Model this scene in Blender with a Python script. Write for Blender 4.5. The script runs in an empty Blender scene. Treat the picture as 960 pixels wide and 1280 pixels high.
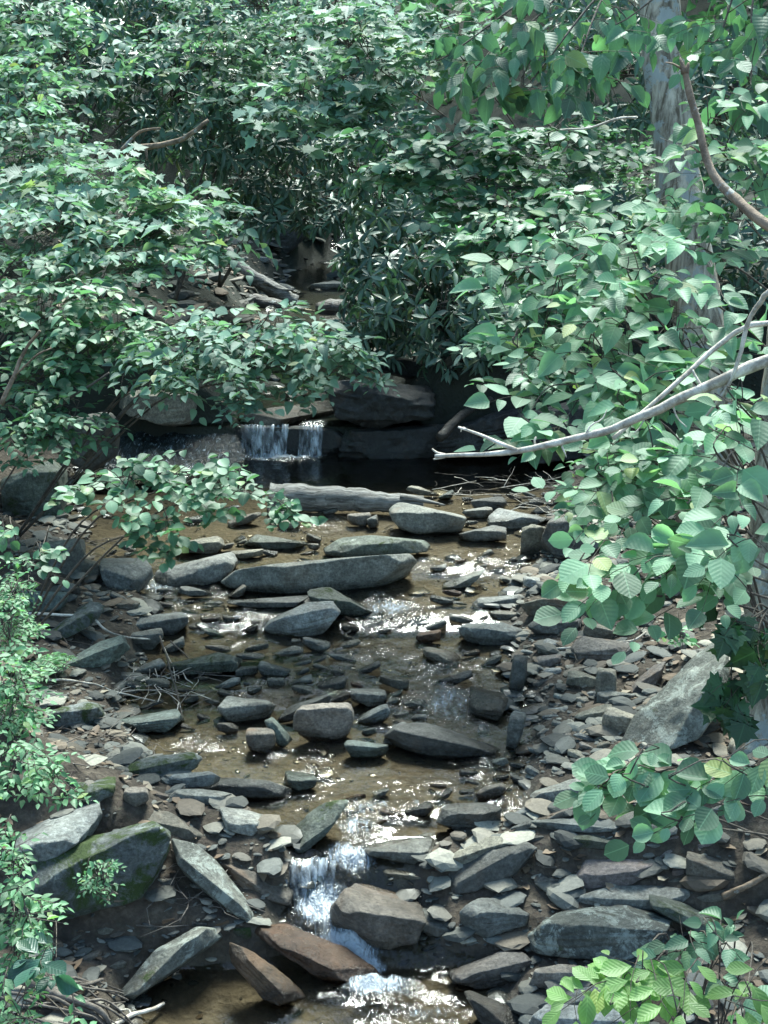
import bpy, math, random
import numpy as np
from mathutils import Vector

SC = bpy.context.scene
COL = SC.collection
rad = math.radians

# ------------------------------------------------------------------ camera, sky, sun, exposure
CAM = np.array([0.0, 0.0, 3.7]); PITCH = rad(15.5); F = 1791.0
cd = bpy.data.cameras.new('camera'); cam = bpy.data.objects.new('camera', cd); COL.objects.link(cam)
cam.location = CAM; cam.rotation_euler = (math.pi / 2 - PITCH, 0, 0)
cd.sensor_fit = 'VERTICAL'; cd.sensor_height = 24.0; cd.lens = F / 1280 * 24.0
cd.clip_start = 0.05; cd.clip_end = 1000
SC.camera = cam
WBT = -3
SUN_EL, SUN_ROT = 58, 10
world = bpy.data.worlds.new('World'); SC.world = world; world.use_nodes = True
wn = world.node_tree
sky = wn.nodes.new('ShaderNodeTexSky'); sky.sky_type = 'NISHITA'; sky.sun_disc = False
sky.sun_elevation = rad(SUN_EL); sky.sun_rotation = rad(SUN_ROT)
bg = wn.nodes['Background']; bg.inputs['Strength'].default_value = 0.105
wn.links.new(sky.outputs[0], bg.inputs['Color'])
sd = bpy.data.lights.new('sun', 'SUN'); sun = bpy.data.objects.new('sun', sd); COL.objects.link(sun)
sd.energy = 3.0; sd.angle = rad(20); sd.color = (1.0, 0.98, 0.94)
# sun direction matches the sky: rotation measured from +Y
sx, sy, sz = (math.sin(rad(SUN_ROT)) * math.cos(rad(SUN_EL)), math.cos(rad(SUN_ROT)) * math.cos(rad(SUN_EL)), math.sin(rad(SUN_EL)))
sun.rotation_euler = Vector((-sx, -sy, -sz)).to_track_quat('-Z', 'Y').to_euler()
vs = SC.view_settings
vs.view_transform = 'Standard'; vs.look = 'None'; vs.exposure = 2.05; vs.use_white_balance = True; vs.white_balance_temperature = 6350; vs.white_balance_tint = WBT; vs.gamma = 1.0; vs.use_curve_mapping = False
SC.cycles.max_bounces = 8; SC.cycles.transparent_max_bounces = 12
SC.cycles.sample_clamp_indirect = 6.0

# ------------------------------------------------------------------ numeric helpers
cp, sp_ = math.cos(PITCH), math.sin(PITCH)
RIGHT = np.array([1.0, 0, 0]); UPV = np.array([0, sp_, cp]); FWD = np.array([0, cp, -sp_])
def ray(px, py):
    d = FWD * F + RIGHT * (px - 480.0) - UPV * (py - 640.0)
    return d / F                                        # optical depth 1
def at(px, py, depth): return CAM + ray(px, py) * depth  # point at optical depth
def hsh(ix, iy, iz, s=0):
    n = (ix * 73856093) ^ (iy * 19349663) ^ (iz * 83492791) ^ (s * 2654435)
    n = (n ^ (n >> 13)) * 1274126177
    n = (n ^ (n >> 16)) & 0xFFFFFF
    return n / float(0xFFFFFF) * 2 - 1
def vnoise(p, s=0):
    p = np.asarray(p, float); i = np.floor(p).astype(np.int64); f = p - i; f = f * f * (3 - 2 * f)
    r = 0
    for dx in (0, 1):
        for dy in (0, 1):
            for dz in (0, 1):
                w = (f[:, 0] if dx else 1 - f[:, 0]) * (f[:, 1] if dy else 1 - f[:, 1]) * (f[:, 2] if dz else 1 - f[:, 2])
                r = r + w * hsh(i[:, 0] + dx, i[:, 1] + dy, i[:, 2] + dz, s)
    return r
def fbm(p, o=4, s=0):
    r = 0; a = 1; t = 0
    p = np.asarray(p, float)
    for k in range(o):
        r = r + a * vnoise(p * 2 ** k + 17.3 * k, s + k); t += a; a *= .5
    return r / t
def sstep(a, b, x):
    t = np.clip((x - a) / (b - a), 0, 1); return t * t * (3 - 2 * t)

# ------------------------------------------------------------------ lie of the land
ZY = [(-40, -1.6), (3, -.42), (5.6, -.36), (6.18, -.35), (6.32, -.26), (6.5, -.20), (6.64, -.06), (6.84, .02), (7.3, .05), (7.6, .06),
      (8.4, .075), (8.6, .12), (9.6, .14), (9.85, .2), (10.6, .215), (10.95, .27), (12.2, .285), (12.9, .30), (14.48, .305),
      (14.62, .60), (17, .66), (20, .86), (24, .95), (28, 1.0), (28.6, 1.35), (29.5, 1.6), (30.5, 1.95), (36, 3.0), (46, 7.5), (70, 20), (150, 60)]
ZX, ZV = np.array([a for a, b in ZY]), np.array([b for a, b in ZY])
def zw(y): return np.interp(y, ZX, ZV)
def wz_at(px, py):                                     # where the ray meets the water profile
    d = ray(px, py); ts = np.arange(4.5, 45, .01); P = CAM[None] + ts[:, None] * d[None]
    k = np.argmax(P[:, 2] < zw(P[:, 1])); return P[k]
EDG = [(1279, 150, 640), (1240, 160, 620), (1208, 215, 600), (1192, 340, 545), (1150, 345, 520), (1100, 370, 500), (1062, 365, 535), (1030, 320, 640), (1000, 250, 650), (960, 170, 655), (900, 160, 665),
       (820, 170, 640), (760, 190, 625), (700, 110, 670), (650, 90, 700), (610, 90, 690), (590, 95, 715), (565, 105, 740)]
ey, el, er = [], [], []
for py, a, b in EDG:
    A = wz_at(a, py); B = wz_at(b, py); ey.append((A[1] + B[1]) / 2); el.append(A[0]); er.append(B[0])
ey = [-40, 4.5] + ey + [14.58, 14.7, 18, 22, 26, 29, 34, 150]
el = [-1.6, -1.2] + el + [-2.7, -1.55, -1.7, -1.9, -1.7, -.9, -.6, -.6]
er = [1.2, 1.0] + er + [2.1, .3, -.1, -.15, -.1, -.2, -.1, -.1]
EY, EL, ER = map(np.array, (ey, el, er))
def H(x, y):
    x = np.atleast_1d(np.asarray(x, float)); y = np.atleast_1d(np.asarray(y, float))
    w = zw(y); xl = np.interp(y, EY, EL); xr = np.interp(y, EY, ER)
    q = np.stack([x, y, 0 * x], 1)
    n1 = fbm(q * .45, 3, 5); n2 = fbm(q * 1.9, 4, 9); n3 = fbm(q * 7, 3, 12)
    xl = xl + n2 * .12; xr = xr + n2 * .12
    far = sstep(18, 40, y)
    L = np.maximum(0, xl - x); R = np.maximum(0, x - xr)
    inside = np.clip(np.minimum(x - xl, xr - x) / .35, 0, 1)
    poolm = sstep(13.0, 13.5, y) * (1 - sstep(14.3, 14.45, y)); low = 1 - sstep(5.9, 6.1, y)
    depth = .035 + .22 * poolm + .035 * low
    z = w - depth * inside
    wall = sstep(14.3, 14.9, y)
    bankL = .10 * sstep(0, .12, L) + .16 * L + .30 * np.maximum(0, L - .5) * (1 + .0 * L)
    bankR = .07 * sstep(0, .15, R) + .13 * R + .26 * np.maximum(0, R - 1.1)
    bankL = bankL + wall * .35 * sstep(0, .5, L); bankR = bankR + wall * .55 * sstep(0, .4, R)
    cap = 10 + 8 * far
    z = z + cap * (1 - np.exp(-bankL / cap)) + cap * (1 - np.exp(-bankR / cap))
    z = z + n1 * .18 * np.clip((L + R) / 2, 0, 1) + n2 * (.030 + .07 * np.clip(L + R, 0, 1)) + n3 * .014
    return z
def ground(px, py, water=True):
    """point where the ray through a photo pixel meets the ground or the water"""
    d = ray(px, py); ts = np.arange(3.5, 45, .012); P = CAM[None] + ts[:, None] * d[None]
    h = H(P[:, 0], P[:, 1])
    if water:
        h = np.maximum(h, zw(P[:, 1]))
    m = P[:, 2] < h
    k = np.argmax(m) if m.any() else len(ts) - 1
    return P[k], ts[k]

# ------------------------------------------------------------------ mesh helpers
def mesh(name, V, Fc, mat=None, smooth=True, uv=None, attr=None):
    """Fc: list of arrays of faces, each (n,k)"""
    me = bpy.data.meshes.new(name)
    V = np.asarray(V, np.float32); Fc = [np.asarray(f, np.int32) for f in (Fc if isinstance(Fc, list) else [Fc]) if len(f)]
    me.vertices.add(len(V)); me.vertices.foreach_set('co', V.ravel())
    tot = sum(f.size for f in Fc); n = sum(len(f) for f in Fc)
    me.loops.add(tot); me.polygons.add(n)
    me.loops.foreach_set('vertex_index', np.concatenate([f.ravel() for f in Fc]))
    cnt = np.concatenate([np.full(len(f), f.shape[1], np.int32) for f in Fc])
    st = np.concatenate([[0], np.cumsum(cnt)[:-1]]).astype(np.int32)
    me.polygons.foreach_set('loop_start', st)
    me.polygons.foreach_set('use_smooth', np.full(n, smooth))
    me.update(calc_edges=True)
    if uv is not None:
        u = me.uv_layers.new(name='UVMap'); idx = np.concatenate([f.ravel() for f in Fc])
        u.data.foreach_set('uv', np.asarray(uv, np.float32)[idx].ravel())
    for k, v in (attr or {}).items():
        a = me.attributes.new(k, 'FLOAT', 'POINT'); a.data.foreach_set('value', np.asarray(v, np.float32))
    me.validate()
    if mat: me.materials.append(mat)
    return me
def link(name, me, parent=None, loc=None):
    o = bpy.data.objects.new(name, me); COL.objects.link(o)
    if parent is not None: o.parent = parent
    if loc is not None: o.location = loc
    return o
def tag(o, label=None, cat=None, group=None, kind=None):
    for k, v in (('label', label), ('category', cat), ('group', group), ('kind', kind)):
        if v: o[k] = v
    return o
def struct(name, me, label, cat, kind='structure'):
    return tag(link(name, me), label, cat, None, kind)
class Tubes:
    def __init__(s): s.V = []; s.F = []; s.n = 0
    def add(s, P, R, k=6, jit=0.0, seed=0):
        P = np.asarray(P, float); R = np.broadcast_to(np.asarray(R, float), (len(P),))
        T = np.gradient(P, axis=0); T /= np.linalg.norm(T, axis=1)[:, None] + 1e-9
        ref = np.array([0, 0, 1.0]) if abs(T[:, 2]).mean() < .8 else np.array([1.0, 0, 0])
        A = np.cross(T, ref); A /= np.linalg.norm(A, axis=1)[:, None] + 1e-9; B = np.cross(T, A)
        th = np.arange(k) * 2 * math.pi / k
        ring = P[:, None] + R[:, None, None] * (A[:, None] * np.cos(th)[None, :, None] + B[:, None] * np.sin(th)[None, :, None])
        V = ring.reshape(-1, 3)
        if jit:
            c = np.repeat(P, k, 0); d = V - c
            V = c + d * (1 + jit * fbm(V / max(R.max(), .01) * .9 + seed, 3, 3))[:, None]
        n = len(P); i = np.arange(n - 1)[:, None] * k; j = np.arange(k)[None]
        a = (i + j).ravel(); b = (i + (j + 1) % k).ravel()
        s.F.append(np.stack([a, b, b + k, a + k], 1) + s.n)
        s.V += [V, P[:1], P[-1:]]
        m = len(V); c0 = s.n + m; jj = np.arange(k)
        s.F.append(np.stack([np.full(k, c0), (jj + 1) % k + s.n, jj + s.n, jj + s.n], 1)[:, :4])
        e = s.n + (n - 1) * k
        s.F.append(np.stack([np.full(k, c0 + 1), jj + e, (jj + 1) % k + e, (jj + 1) % k + e], 1))
        s.n += m + 2
    def mesh(s, name, mat):
        quads = np.concatenate(s.F); deg = quads[:, 2] == quads[:, 3]
        return mesh(name, np.concatenate(s.V), [quads[~deg], quads[deg][:, :3]], mat)
def spline(pts, n):
    pts = np.asarray(pts, float); m = len(pts)
    if m == 2: return pts[0] + (pts[1] - pts[0]) * np.linspace(0, 1, n)[:, None]
    P = np.vstack([2 * pts[0] - pts[1], pts, 2 * pts[-1] - pts[-2]]); out = []
    for t in np.linspace(0, m - 1 - 1e-6, n):
        i = int(t); f = t - i; a, b, c, d = P[i:i + 4]
        out.append(.5 * (2 * b + (c - a) * f + (2 * a - 5 * b + 4 * c - d) * f * f + (-a + 3 * b - 3 * c + d) * f ** 3))
    return np.array(out)

# ------------------------------------------------------------------ materials
def mk(name):
    m = bpy.data.materials.new(name); m.use_nodes = True; nt = m.node_tree
    return m, nt, nt.nodes['Principled BSDF'], nt.nodes['Material Output']
def N(nt, t, **kw):
    n = nt.nodes.new('ShaderNode' + t)
    for k, v in kw.items():
        if k.startswith('i_'): n.inputs[k[2:].replace('_', ' ')].default_value = v
        else: setattr(n, k, v)
    return n
def noise(nt, vec, scale, detail=6, rough=.6, dist=0.0):
    n = N(nt, 'TexNoise'); n.inputs['Scale'].default_value = scale; n.inputs['Detail'].default_value = detail
    n.inputs['Roughness'].default_value = rough; n.inputs['Distortion'].default_value = dist
    if vec: nt.links.new(vec, n.inputs['Vector'])
    return n.outputs['Fac']
def ramp(nt, fac, *st):
    r = N(nt, 'ValToRGB'); e = r.color_ramp.elements
    while len(e) < len(st): e.new(.5)
    for k, (p, c) in enumerate(st):
        e[k].position = p; e[k].color = (*c, 1) if isinstance(c, (tuple, list)) else (c, c, c, 1)
    nt.links.new(fac, r.inputs['Fac']); return r.outputs['Color']
def mix(nt, fac, a, b, mode='MIX'):
    n = N(nt, 'MixRGB', blend_type=mode)
    for s, v in ((0, fac), (1, a), (2, b)):
        if isinstance(v, (int, float)): n.inputs[s].default_value = v if s == 0 else (v, v, v, 1)
        elif isinstance(v, tuple): n.inputs[s].default_value = (*v, 1)
        else: nt.links.new(v, n.inputs[s])
    return n.outputs['Color']
def mth(nt, op, a, b=None, clamp=False):
    n = N(nt, 'Math', operation=op, use_clamp=clamp)
    for s, v in ((0, a), (1, b)):
        if v is None: continue
        if isinstance(v, (int, float)): n.inputs[s].default_value = v
        else: nt.links.new(v, n.inputs[s])
    return n.outputs[0]
def bump(nt, h, st, dist, prev=None):
    b = N(nt, 'Bump'); b.inputs['Strength'].default_value = st; b.inputs['Distance'].default_value = dist
    nt.links.new(h, b.inputs['Height'])
    if prev: nt.links.new(prev, b.inputs['Normal'])
    return b.outputs['Normal']
def attr(nt, name): return N(nt, 'Attribute', attribute_name=name).outputs['Fac']
def mapping(nt, vec, scale):
    m = N(nt, 'Mapping'); m.inputs['Scale'].default_value = scale; nt.links.new(vec, m.inputs['Vector']); return m.outputs[0]

def rock_mat(name, c1, c2, lichen=0.0, moss=0.0, rust=0.0, gloss=.62):
    m, nt, bs, out = mk(name); tc = N(nt, 'TexCoord').outputs['Object']; oi = N(nt, 'ObjectInfo').outputs['Random']
    geo = N(nt, 'NewGeometry')
    off = N(nt, 'VectorMath', operation='ADD'); nt.links.new(tc, off.inputs[0]); nt.links.new(mth(nt, 'MULTIPLY', oi, 40.0), off.inputs[1])
    v = off.outputs[0]
    st = attr(nt, 'strata')
    lay = noise(nt, mapping(nt, v, (2.2, 2.2, 2.2)), 1.6, 8, .62, .6)
    stn = N(nt, 'TexNoise', noise_dimensions='1D'); stn.inputs['Detail'].default_value = 5; stn.inputs['Scale'].default_value = 1
    nt.links.new(mth(nt, 'ADD', mth(nt, 'MULTIPLY', st, 42.0), mth(nt, 'MULTIPLY', lay, 9.0)), stn.inputs['W'])
    base = ramp(nt, lay, (.28, c1), (.5, tuple((a + b) / 2 for a, b in zip(c1, c2))), (.72, c2))
    base = mix(nt, .22, base, ramp(nt, stn.outputs['Fac'], (.3, .45), (.7, 1.0)), 'MULTIPLY')
    big = noise(nt, v, 2.3, 4, .6, .8); base = mix(nt, .6, base, ramp(nt, big, (.34, .55), (.66, 1.25)), 'MULTIPLY')
    fine = noise(nt, v, 55, 6, .75); midn = noise(nt, v, 17, 8, .78, .3)
    base = mix(nt, .8, base, ramp(nt, midn, (.36, .5), (.5, .95), (.64, 1.5)), 'MULTIPLY')
    base = mix(nt, .75, base, ramp(nt, fine, (.36, .38), (.66, 1.5)), 'MULTIPLY')
    hv = N(nt, 'HueSaturation'); nt.links.new(base, hv.inputs['Color'])
    nt.links.new(mth(nt, 'ADD', mth(nt, 'MULTIPLY', oi, .5), .75), hv.inputs['Value'])
    nt.links.new(mth(nt, 'ADD', mth(nt, 'MULTIPLY', mth(nt, 'FRACT', mth(nt, 'MULTIPLY', oi, 7.3)), .05), .475), hv.inputs['Hue'])
    base = hv.outputs[0]
    rn = noise(nt, v, 4.5, 5, .6, .5)
    base = mix(nt, ramp(nt, rn, (.56 - .1 * rust, 0.0), (.72 - .1 * rust, .55 if rust else .3)), base, (.17, .10, .055))
    if lichen:
        ln = noise(nt, v, 8.5, 10, .8, .5)
        base = mix(nt, ramp(nt, ln, (.62 - .14 * lichen, 0.0), (.67 - .14 * lichen, .85)), base, (.32, .35, .31))
    up = N(nt, 'SeparateXYZ'); nt.links.new(geo.outputs['Normal'], up.inputs[0])
    mf = None
    if moss:
        mn = noise(nt, v, 4.5, 9, .76, .5)
        mf = ramp(nt, mth(nt, 'ADD', mn, mth(nt, 'MULTIPLY', up.outputs['Z'], .02)), (.62 - .16 * moss, 0.0), (.70 - .16 * moss, 1.0))
        base = mix(nt, mf, base, mix(nt, noise(nt, v, 90, 3), (.018, .035, .008), (.065, .10, .022)))
    wet = attr(nt, 'wet')
    base = mix(nt, wet, base, mix(nt, 1.0, base, (.36, .35, .32), 'MULTIPLY'))
    nt.links.new(base, bs.inputs['Base Color'])
    rg = mth(nt, 'SUBTRACT', mth(nt, 'ADD', mth(nt, 'MULTIPLY', fine, .25), gloss - .08), mth(nt, 'MULTIPLY', wet, gloss - .16), True)
    if mf: rg = mth(nt, 'MAXIMUM', rg, mth(nt, 'MULTIPLY', mf, .9))
    nt.links.new(rg, bs.inputs['Roughness'])
    b = bump(nt, stn.outputs['Fac'], .5, .014)
    b = bump(nt, noise(nt, v, 11, 9, .75), .9, .035, b)
    b = bump(nt, noise(nt, v, 70, 6, .8), .8, .007, b)
    if mf: b = bump(nt, mth(nt, 'MULTIPLY', mf, noise(nt, v, 160, 3, .7)), .8, .012, b)
    nt.links.new(b, bs.inputs['Normal'])
    return m
RM = {
 'grey': rock_mat('grey schist', (.13, .135, .12), (.33, .33, .29), .15),
 'dark': rock_mat('dark schist', (.06, .062, .056), (.165, .165, .15)),
 'blue': rock_mat('blue grey slate', (.115, .125, .12), (.28, .295, .275)),
 'teal': rock_mat('green grey slate', (.11, .14, .125), (.24, .285, .25)),
 'pale': rock_mat('pale grey stone', (.19, .20, .19), (.34, .34, .315), .2),
 'tan': rock_mat('tan stone', (.17, .155, .125), (.32, .29, .235)),
 'rust': rock_mat('rust brown stone', (.085, .05, .028), (.19, .12, .065), 0, 0, 1, .5),
 'brown': rock_mat('brown stone', (.11, .10, .08), (.25, .225, .18), 0, 0, .5),
 'pink': rock_mat('purple brown stone', (.13, .11, .098), (.25, .22, .20), 0, 0, .3),
 'lichen': rock_mat('lichen spotted rock', (.075, .082, .072), (.20, .205, .175), .74, .12),
 'moss': rock_mat('mossy rock', (.09, .105, .10), (.20, .22, .21), .2, .92),
 'black': rock_mat('ledge rock with painted shade', (.022, .024, .025), (.06, .063, .062)),  # colour lowered so the shade around the falls is in the rock itself
 'green': rock_mat('greenish rock', (.08, .095, .075), (.17, .19, .155), .2, .45),
}
def leaf_mat(name, c, var=.48, trans=.28, rough=.42, tint=(.8, 1.0, .55), spec=.5):
    m, nt, bs, out = mk(name)
    uv = N(nt, 'UVMap').outputs[0]; sx_ = N(nt, 'SeparateXYZ'); nt.links.new(uv, sx_.inputs[0])
    r = attr(nt, 'rnd'); obj = N(nt, 'TexCoord').outputs['Object']
    col = mix(nt, r, tuple(a * (1 - var) for a in c), tuple(a * (1 + var) for a in c))
    yel = ramp(nt, mth(nt, 'FRACT', mth(nt, 'MULTIPLY', r, 13.7)), (.93, 0.0), (1.0, .55))
    col = mix(nt, yel, col, (c[0] * 2.6 + .02, c[1] * 1.7, c[2] * .7))
    # veins from the leaf's own coordinates
    mid = mth(nt, 'ABSOLUTE', mth(nt, 'SUBTRACT', sx_.outputs['Y'], .5))
    midl = ramp(nt, mid, (.008, .35), (.03, 0.0))
    w = mth(nt, 'SINE', mth(nt, 'MULTIPLY', mth(nt, 'SUBTRACT', sx_.outputs['X'], mth(nt, 'MULTIPLY', mid, .7)), 44.0))
    vl = ramp(nt, w, (.90, 0.0), (1.0, .06))
    col2 = mix(nt, mth(nt, 'MAXIMUM', midl, vl), col, tuple(min(1, a * 1.9 + .02) for a in c))
    col2 = mix(nt, .45, col2, ramp(nt, noise(nt, obj, 7, 4), (.3, .7), (.7, 1.25)), 'MULTIPLY')
    nt.links.new(col2, bs.inputs['Base Color']); bs.inputs['Roughness'].default_value = rough
    bs.inputs['Specular IOR Level'].default_value = spec
    nt.links.new(bump(nt, mth(nt, 'ADD', mth(nt, 'MULTIPLY', w, .15), noise(nt, obj, 30, 3)), .3, .006), bs.inputs['Normal'])
    tr = N(nt, 'BsdfTranslucent'); nt.links.new(mix(nt, 1.0, mix(nt, 1.0, col2, 2.2, 'MULTIPLY'), tint, 'MULTIPLY'), tr.inputs[0])
    mx = N(nt, 'MixShader'); mx.inputs[0].default_value = trans
    nt.links.new(bs.outputs[0], mx.inputs[1]); nt.links.new(tr.outputs[0], mx.inputs[2]); nt.links.new(mx.outputs[0], out.inputs[0])
    return m
LM = {
 'layer': leaf_mat('pale green layered leaves', (.13, .212, .165), rough=.6, spec=.36),
 'rhodo': leaf_mat('leathery dark leaves', (.060, .110, .078), rough=.42, trans=.14, spec=.6),
 'broad': leaf_mat('broad green leaves', (.085, .168, .10), rough=.52, spec=.45),
 'lush': leaf_mat('bright broad leaves', (.15, .255, .165), rough=.58, trans=.36, spec=.4),
 'maple': leaf_mat('lobed green leaves', (.07, .14, .088), rough=.55, spec=.42),
 'vine': leaf_mat('dark vine leaves', (.035, .085, .035), rough=.45),
 'lime': leaf_mat('yellow green leaves', (.155, .27, .08), rough=.5, trans=.38, var=.2),
 'herb': leaf_mat('small herb leaves', (.11, .23, .115), rough=.5),
 'deep': leaf_mat('dark blue green leaves', (.035, .085, .06), rough=.4),
}
def bark_mat(name, c1, c2, scale=9, stretch=(3, 3, .5), lich=0.0, rough=.85, bs_=.8):
    m, nt, bs, out = mk(name); tc = N(nt, 'TexCoord').outputs['Object']; v = mapping(nt, tc, stretch)
    n = noise(nt, v, scale, 8, .7, .4)
    col = ramp(nt, n, (.40, c1), (.60, c2))
    col = mix(nt, .6, col, ramp(nt, noise(nt, tc, 3, 5), (.3, .6), (.7, 1.3)), 'MULTIPLY')
    if lich: col = mix(nt, ramp(nt, noise(nt, tc, 5, 7, .7), (.62 - .12 * lich, 0.0), (.66 - .12 * lich, .9)), col, (.33, .36, .34))
    nt.links.new(col, bs.inputs['Base Color']); bs.inputs['Roughness'].default_value = rough
    nt.links.new(bump(nt, noise(nt, tc, 60, 5), .4, .004, bump(nt, n, bs_, .03)), bs.inputs['Normal']); return m
BK = {
 'twig': bark_mat('twig bark', (.05, .042, .034), (.13, .11, .09), 20, (1, 1, 1)),
 'trunk': bark_mat('lichened bark', (.12, .098, .068), (.50, .45, .35), 5, (3, 3, .42), .75, .9, 1.0),
 'bleached': bark_mat('bleached dead wood', (.30, .26, .21), (.72, .67, .58), 14, (1, 1, 1), 0, .7, .5),
 'brownwood': bark_mat('brown dead wood', (.12, .085, .055), (.27, .20, .14), 14, (1, 1, 1), .2, .8, .6),
 'darkwood': bark_mat('wet dark wood', (.022, .018, .015), (.075, .062, .05), 8, (1, 3, 3), .1, .5, .8),
 'greywood': bark_mat('weathered grey wood', (.06, .058, .052), (.27, .265, .25), 7, (.6, 5, 5), 0, .65, .8),
 'root': bark_mat('grey brown roots', (.07, .058, .048), (.19, .165, .14), 14, (1, 1, 1)),
}

# ------------------------------------------------------------------ ground
def grid(xs, ys):
    X, Y = np.meshgrid(xs, ys); n, m = len(xs), len(ys)
    i = np.arange(m - 1)[:, None] * n + np.arange(n - 1)[None]; i = i.ravel()
    return X.ravel(), Y.ravel(), np.stack([i, i + 1, i + 1 + n, i + n], 1)
def wetness(P, k=.05):
    x, y, z = P[:, 0], P[:, 1], P[:, 2]
    xl = np.interp(y, EY, EL); xr = np.interp(y, EY, ER)
    side = 1 - sstep(.0, .45, np.maximum(xl - x, x - xr))
    nn = fbm(P * 6, 3, 31) * .05
    return np.clip((1 - sstep(0, k, z - zw(y) - .015 + nn)) * side, 0, 1)
gx = np.concatenate([-np.geomspace(150, 3.6, 50), np.linspace(-3.5, 3.5, 281), np.geomspace(3.6, 150, 50)])
gy = np.concatenate([np.linspace(-60, 4, 20), np.linspace(4.4, 15.2, 400), np.geomspace(15.3, 150, 130)])
X, Y, Fq = grid(gx, gy); Z = H(X, Y)
GP = np.stack([X, Y, Z], 1)
m, nt, bs, out = mk('stream bank earth'); obj = N(nt, 'TexCoord').outputs['Object']
n1 = noise(nt, obj, 1.3, 6, .6); n2 = noise(nt, obj, 14, 8, .75); n3 = noise(nt, obj, 80, 4, .7)
vor = N(nt, 'TexVoronoi'); vor.inputs['Scale'].default_value = 26; vor.inputs['Randomness'].default_value = 1
nt.links.new(obj, vor.inputs['Vector'])
col = ramp(nt, n2, (.3, (.022, .017, .012)), (.52, (.062, .048, .035)), (.75, (.15, .125, .095)))
col = mix(nt, .5, col, ramp(nt, n1, (.35, .55), (.65, 1.3)), 'MULTIPLY')
col = mix(nt, ramp(nt, n3, (.55, 0.0), (.7, .5)), col, mix(nt, .6, (.12, .095, .07), vor.outputs['Color'], 'MULTIPLY'))
silt = attr(nt, 'silt'); wet = attr(nt, 'wet')
col = mix(nt, silt, col, ramp(nt, n2, (.3, (.034, .029, .021)), (.55, (.080, .068, .049)), (.75, (.16, .14, .105))))
far = attr(nt, 'far'); col = mix(nt, far, col, (.02, .024, .017))  # humus past the pool, tone deepened to paint in woodland shade
col = mix(nt, mth(nt, 'MULTIPLY', wet, .8), col, mix(nt, 1.0, col, .5, 'MULTIPLY'))
nt.links.new(col, bs.inputs['Base Color'])
nt.links.new(mth(nt, 'SUBTRACT', .92, mth(nt, 'MULTIPLY', wet, .55)), bs.inputs['Roughness'])
nt.links.new(bump(nt, n3, .5, .006, bump(nt, n2, .8, .03, bump(nt, vor.outputs['Distance'], .6, .02))), bs.inputs['Normal'])
xl_ = np.interp(Y, EY, EL); xr_ = np.interp(Y, EY, ER)
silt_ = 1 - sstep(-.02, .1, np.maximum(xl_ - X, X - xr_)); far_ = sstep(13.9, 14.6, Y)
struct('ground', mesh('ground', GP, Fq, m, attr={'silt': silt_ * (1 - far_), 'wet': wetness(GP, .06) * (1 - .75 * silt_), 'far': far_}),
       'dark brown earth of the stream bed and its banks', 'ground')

# ------------------------------------------------------------------ water
TURB = [(445, 1035, 36, 20, .8), (438, 1075, 42, 30, .95), (405, 1140, 48, 36, 1.1), (432, 1195, 50, 36, 1.15), (472, 1236, 52, 18, 1.1), (455, 1215, 34, 18, 1.1), (530, 1268, 70, 20, .6),
        (340, 1070, 60, 25, .5), (600, 950, 60, 26, .5), (520, 985, 60, 20, .4), (395, 960, 35, 40, .5), (560, 880, 62, 40, .62), (490, 760, 62, 18, .8), (600, 700, 80, 18, .4),
        (400, 655, 60, 16, .45), (640, 690, 60, 16, .35), (200, 735, 45, 18, .75), (272, 740, 20, 20, .5), (430, 850, 30, 26, .5), (350, 855, 40, 12, .4), (250, 930, 45, 22, .55),
        (300, 800, 60, 20, .25), (640, 1050, 40, 30, .4), (515, 815, 40, 14, .3), (600, 1120, 60, 40, .3), (350, 572, 75, 8, 1.0), (220, 586, 70, 12, .8), (470, 745, 40, 10, .5),
        (560, 1180, 60, 60, .35), (620, 985, 40, 16, .5), (520, 1010, 80, 12, .5)]
TURB = [(a, b, c, d, e if e > .75 else e + .06) for a, b, c, d, e in TURB] + [(470, 900, 50, 14, .55), (330, 940, 50, 14, .5), (560, 835, 60, 20, .55), (450, 815, 70, 14, .45), (650, 1000, 40, 20, .55), (460, 1015, 60, 18, .7), (220, 755, 40, 12, .6), (310, 765, 30, 14, .55), (620, 760, 40, 16, .5), (660, 720, 40, 12, .5)]
TW = []
for px, py, rx, ry, a in TURB:
    A = wz_at(px, py); B = wz_at(px, py - ry); C = wz_at(px, py + ry)
    TW.append((A[0], A[1], rx * np.linalg.norm(A - CAM) / F, max(.05, abs(B[1] - C[1]) / 2), a))
def turb(x, y):
    t = 0 * x
    for a, b, c, d, s in TW: t = np.maximum(t, s * np.exp(-(((x - a) / c) ** 2 + ((y - b) / d) ** 2) * 1.1))
    return t
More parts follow.
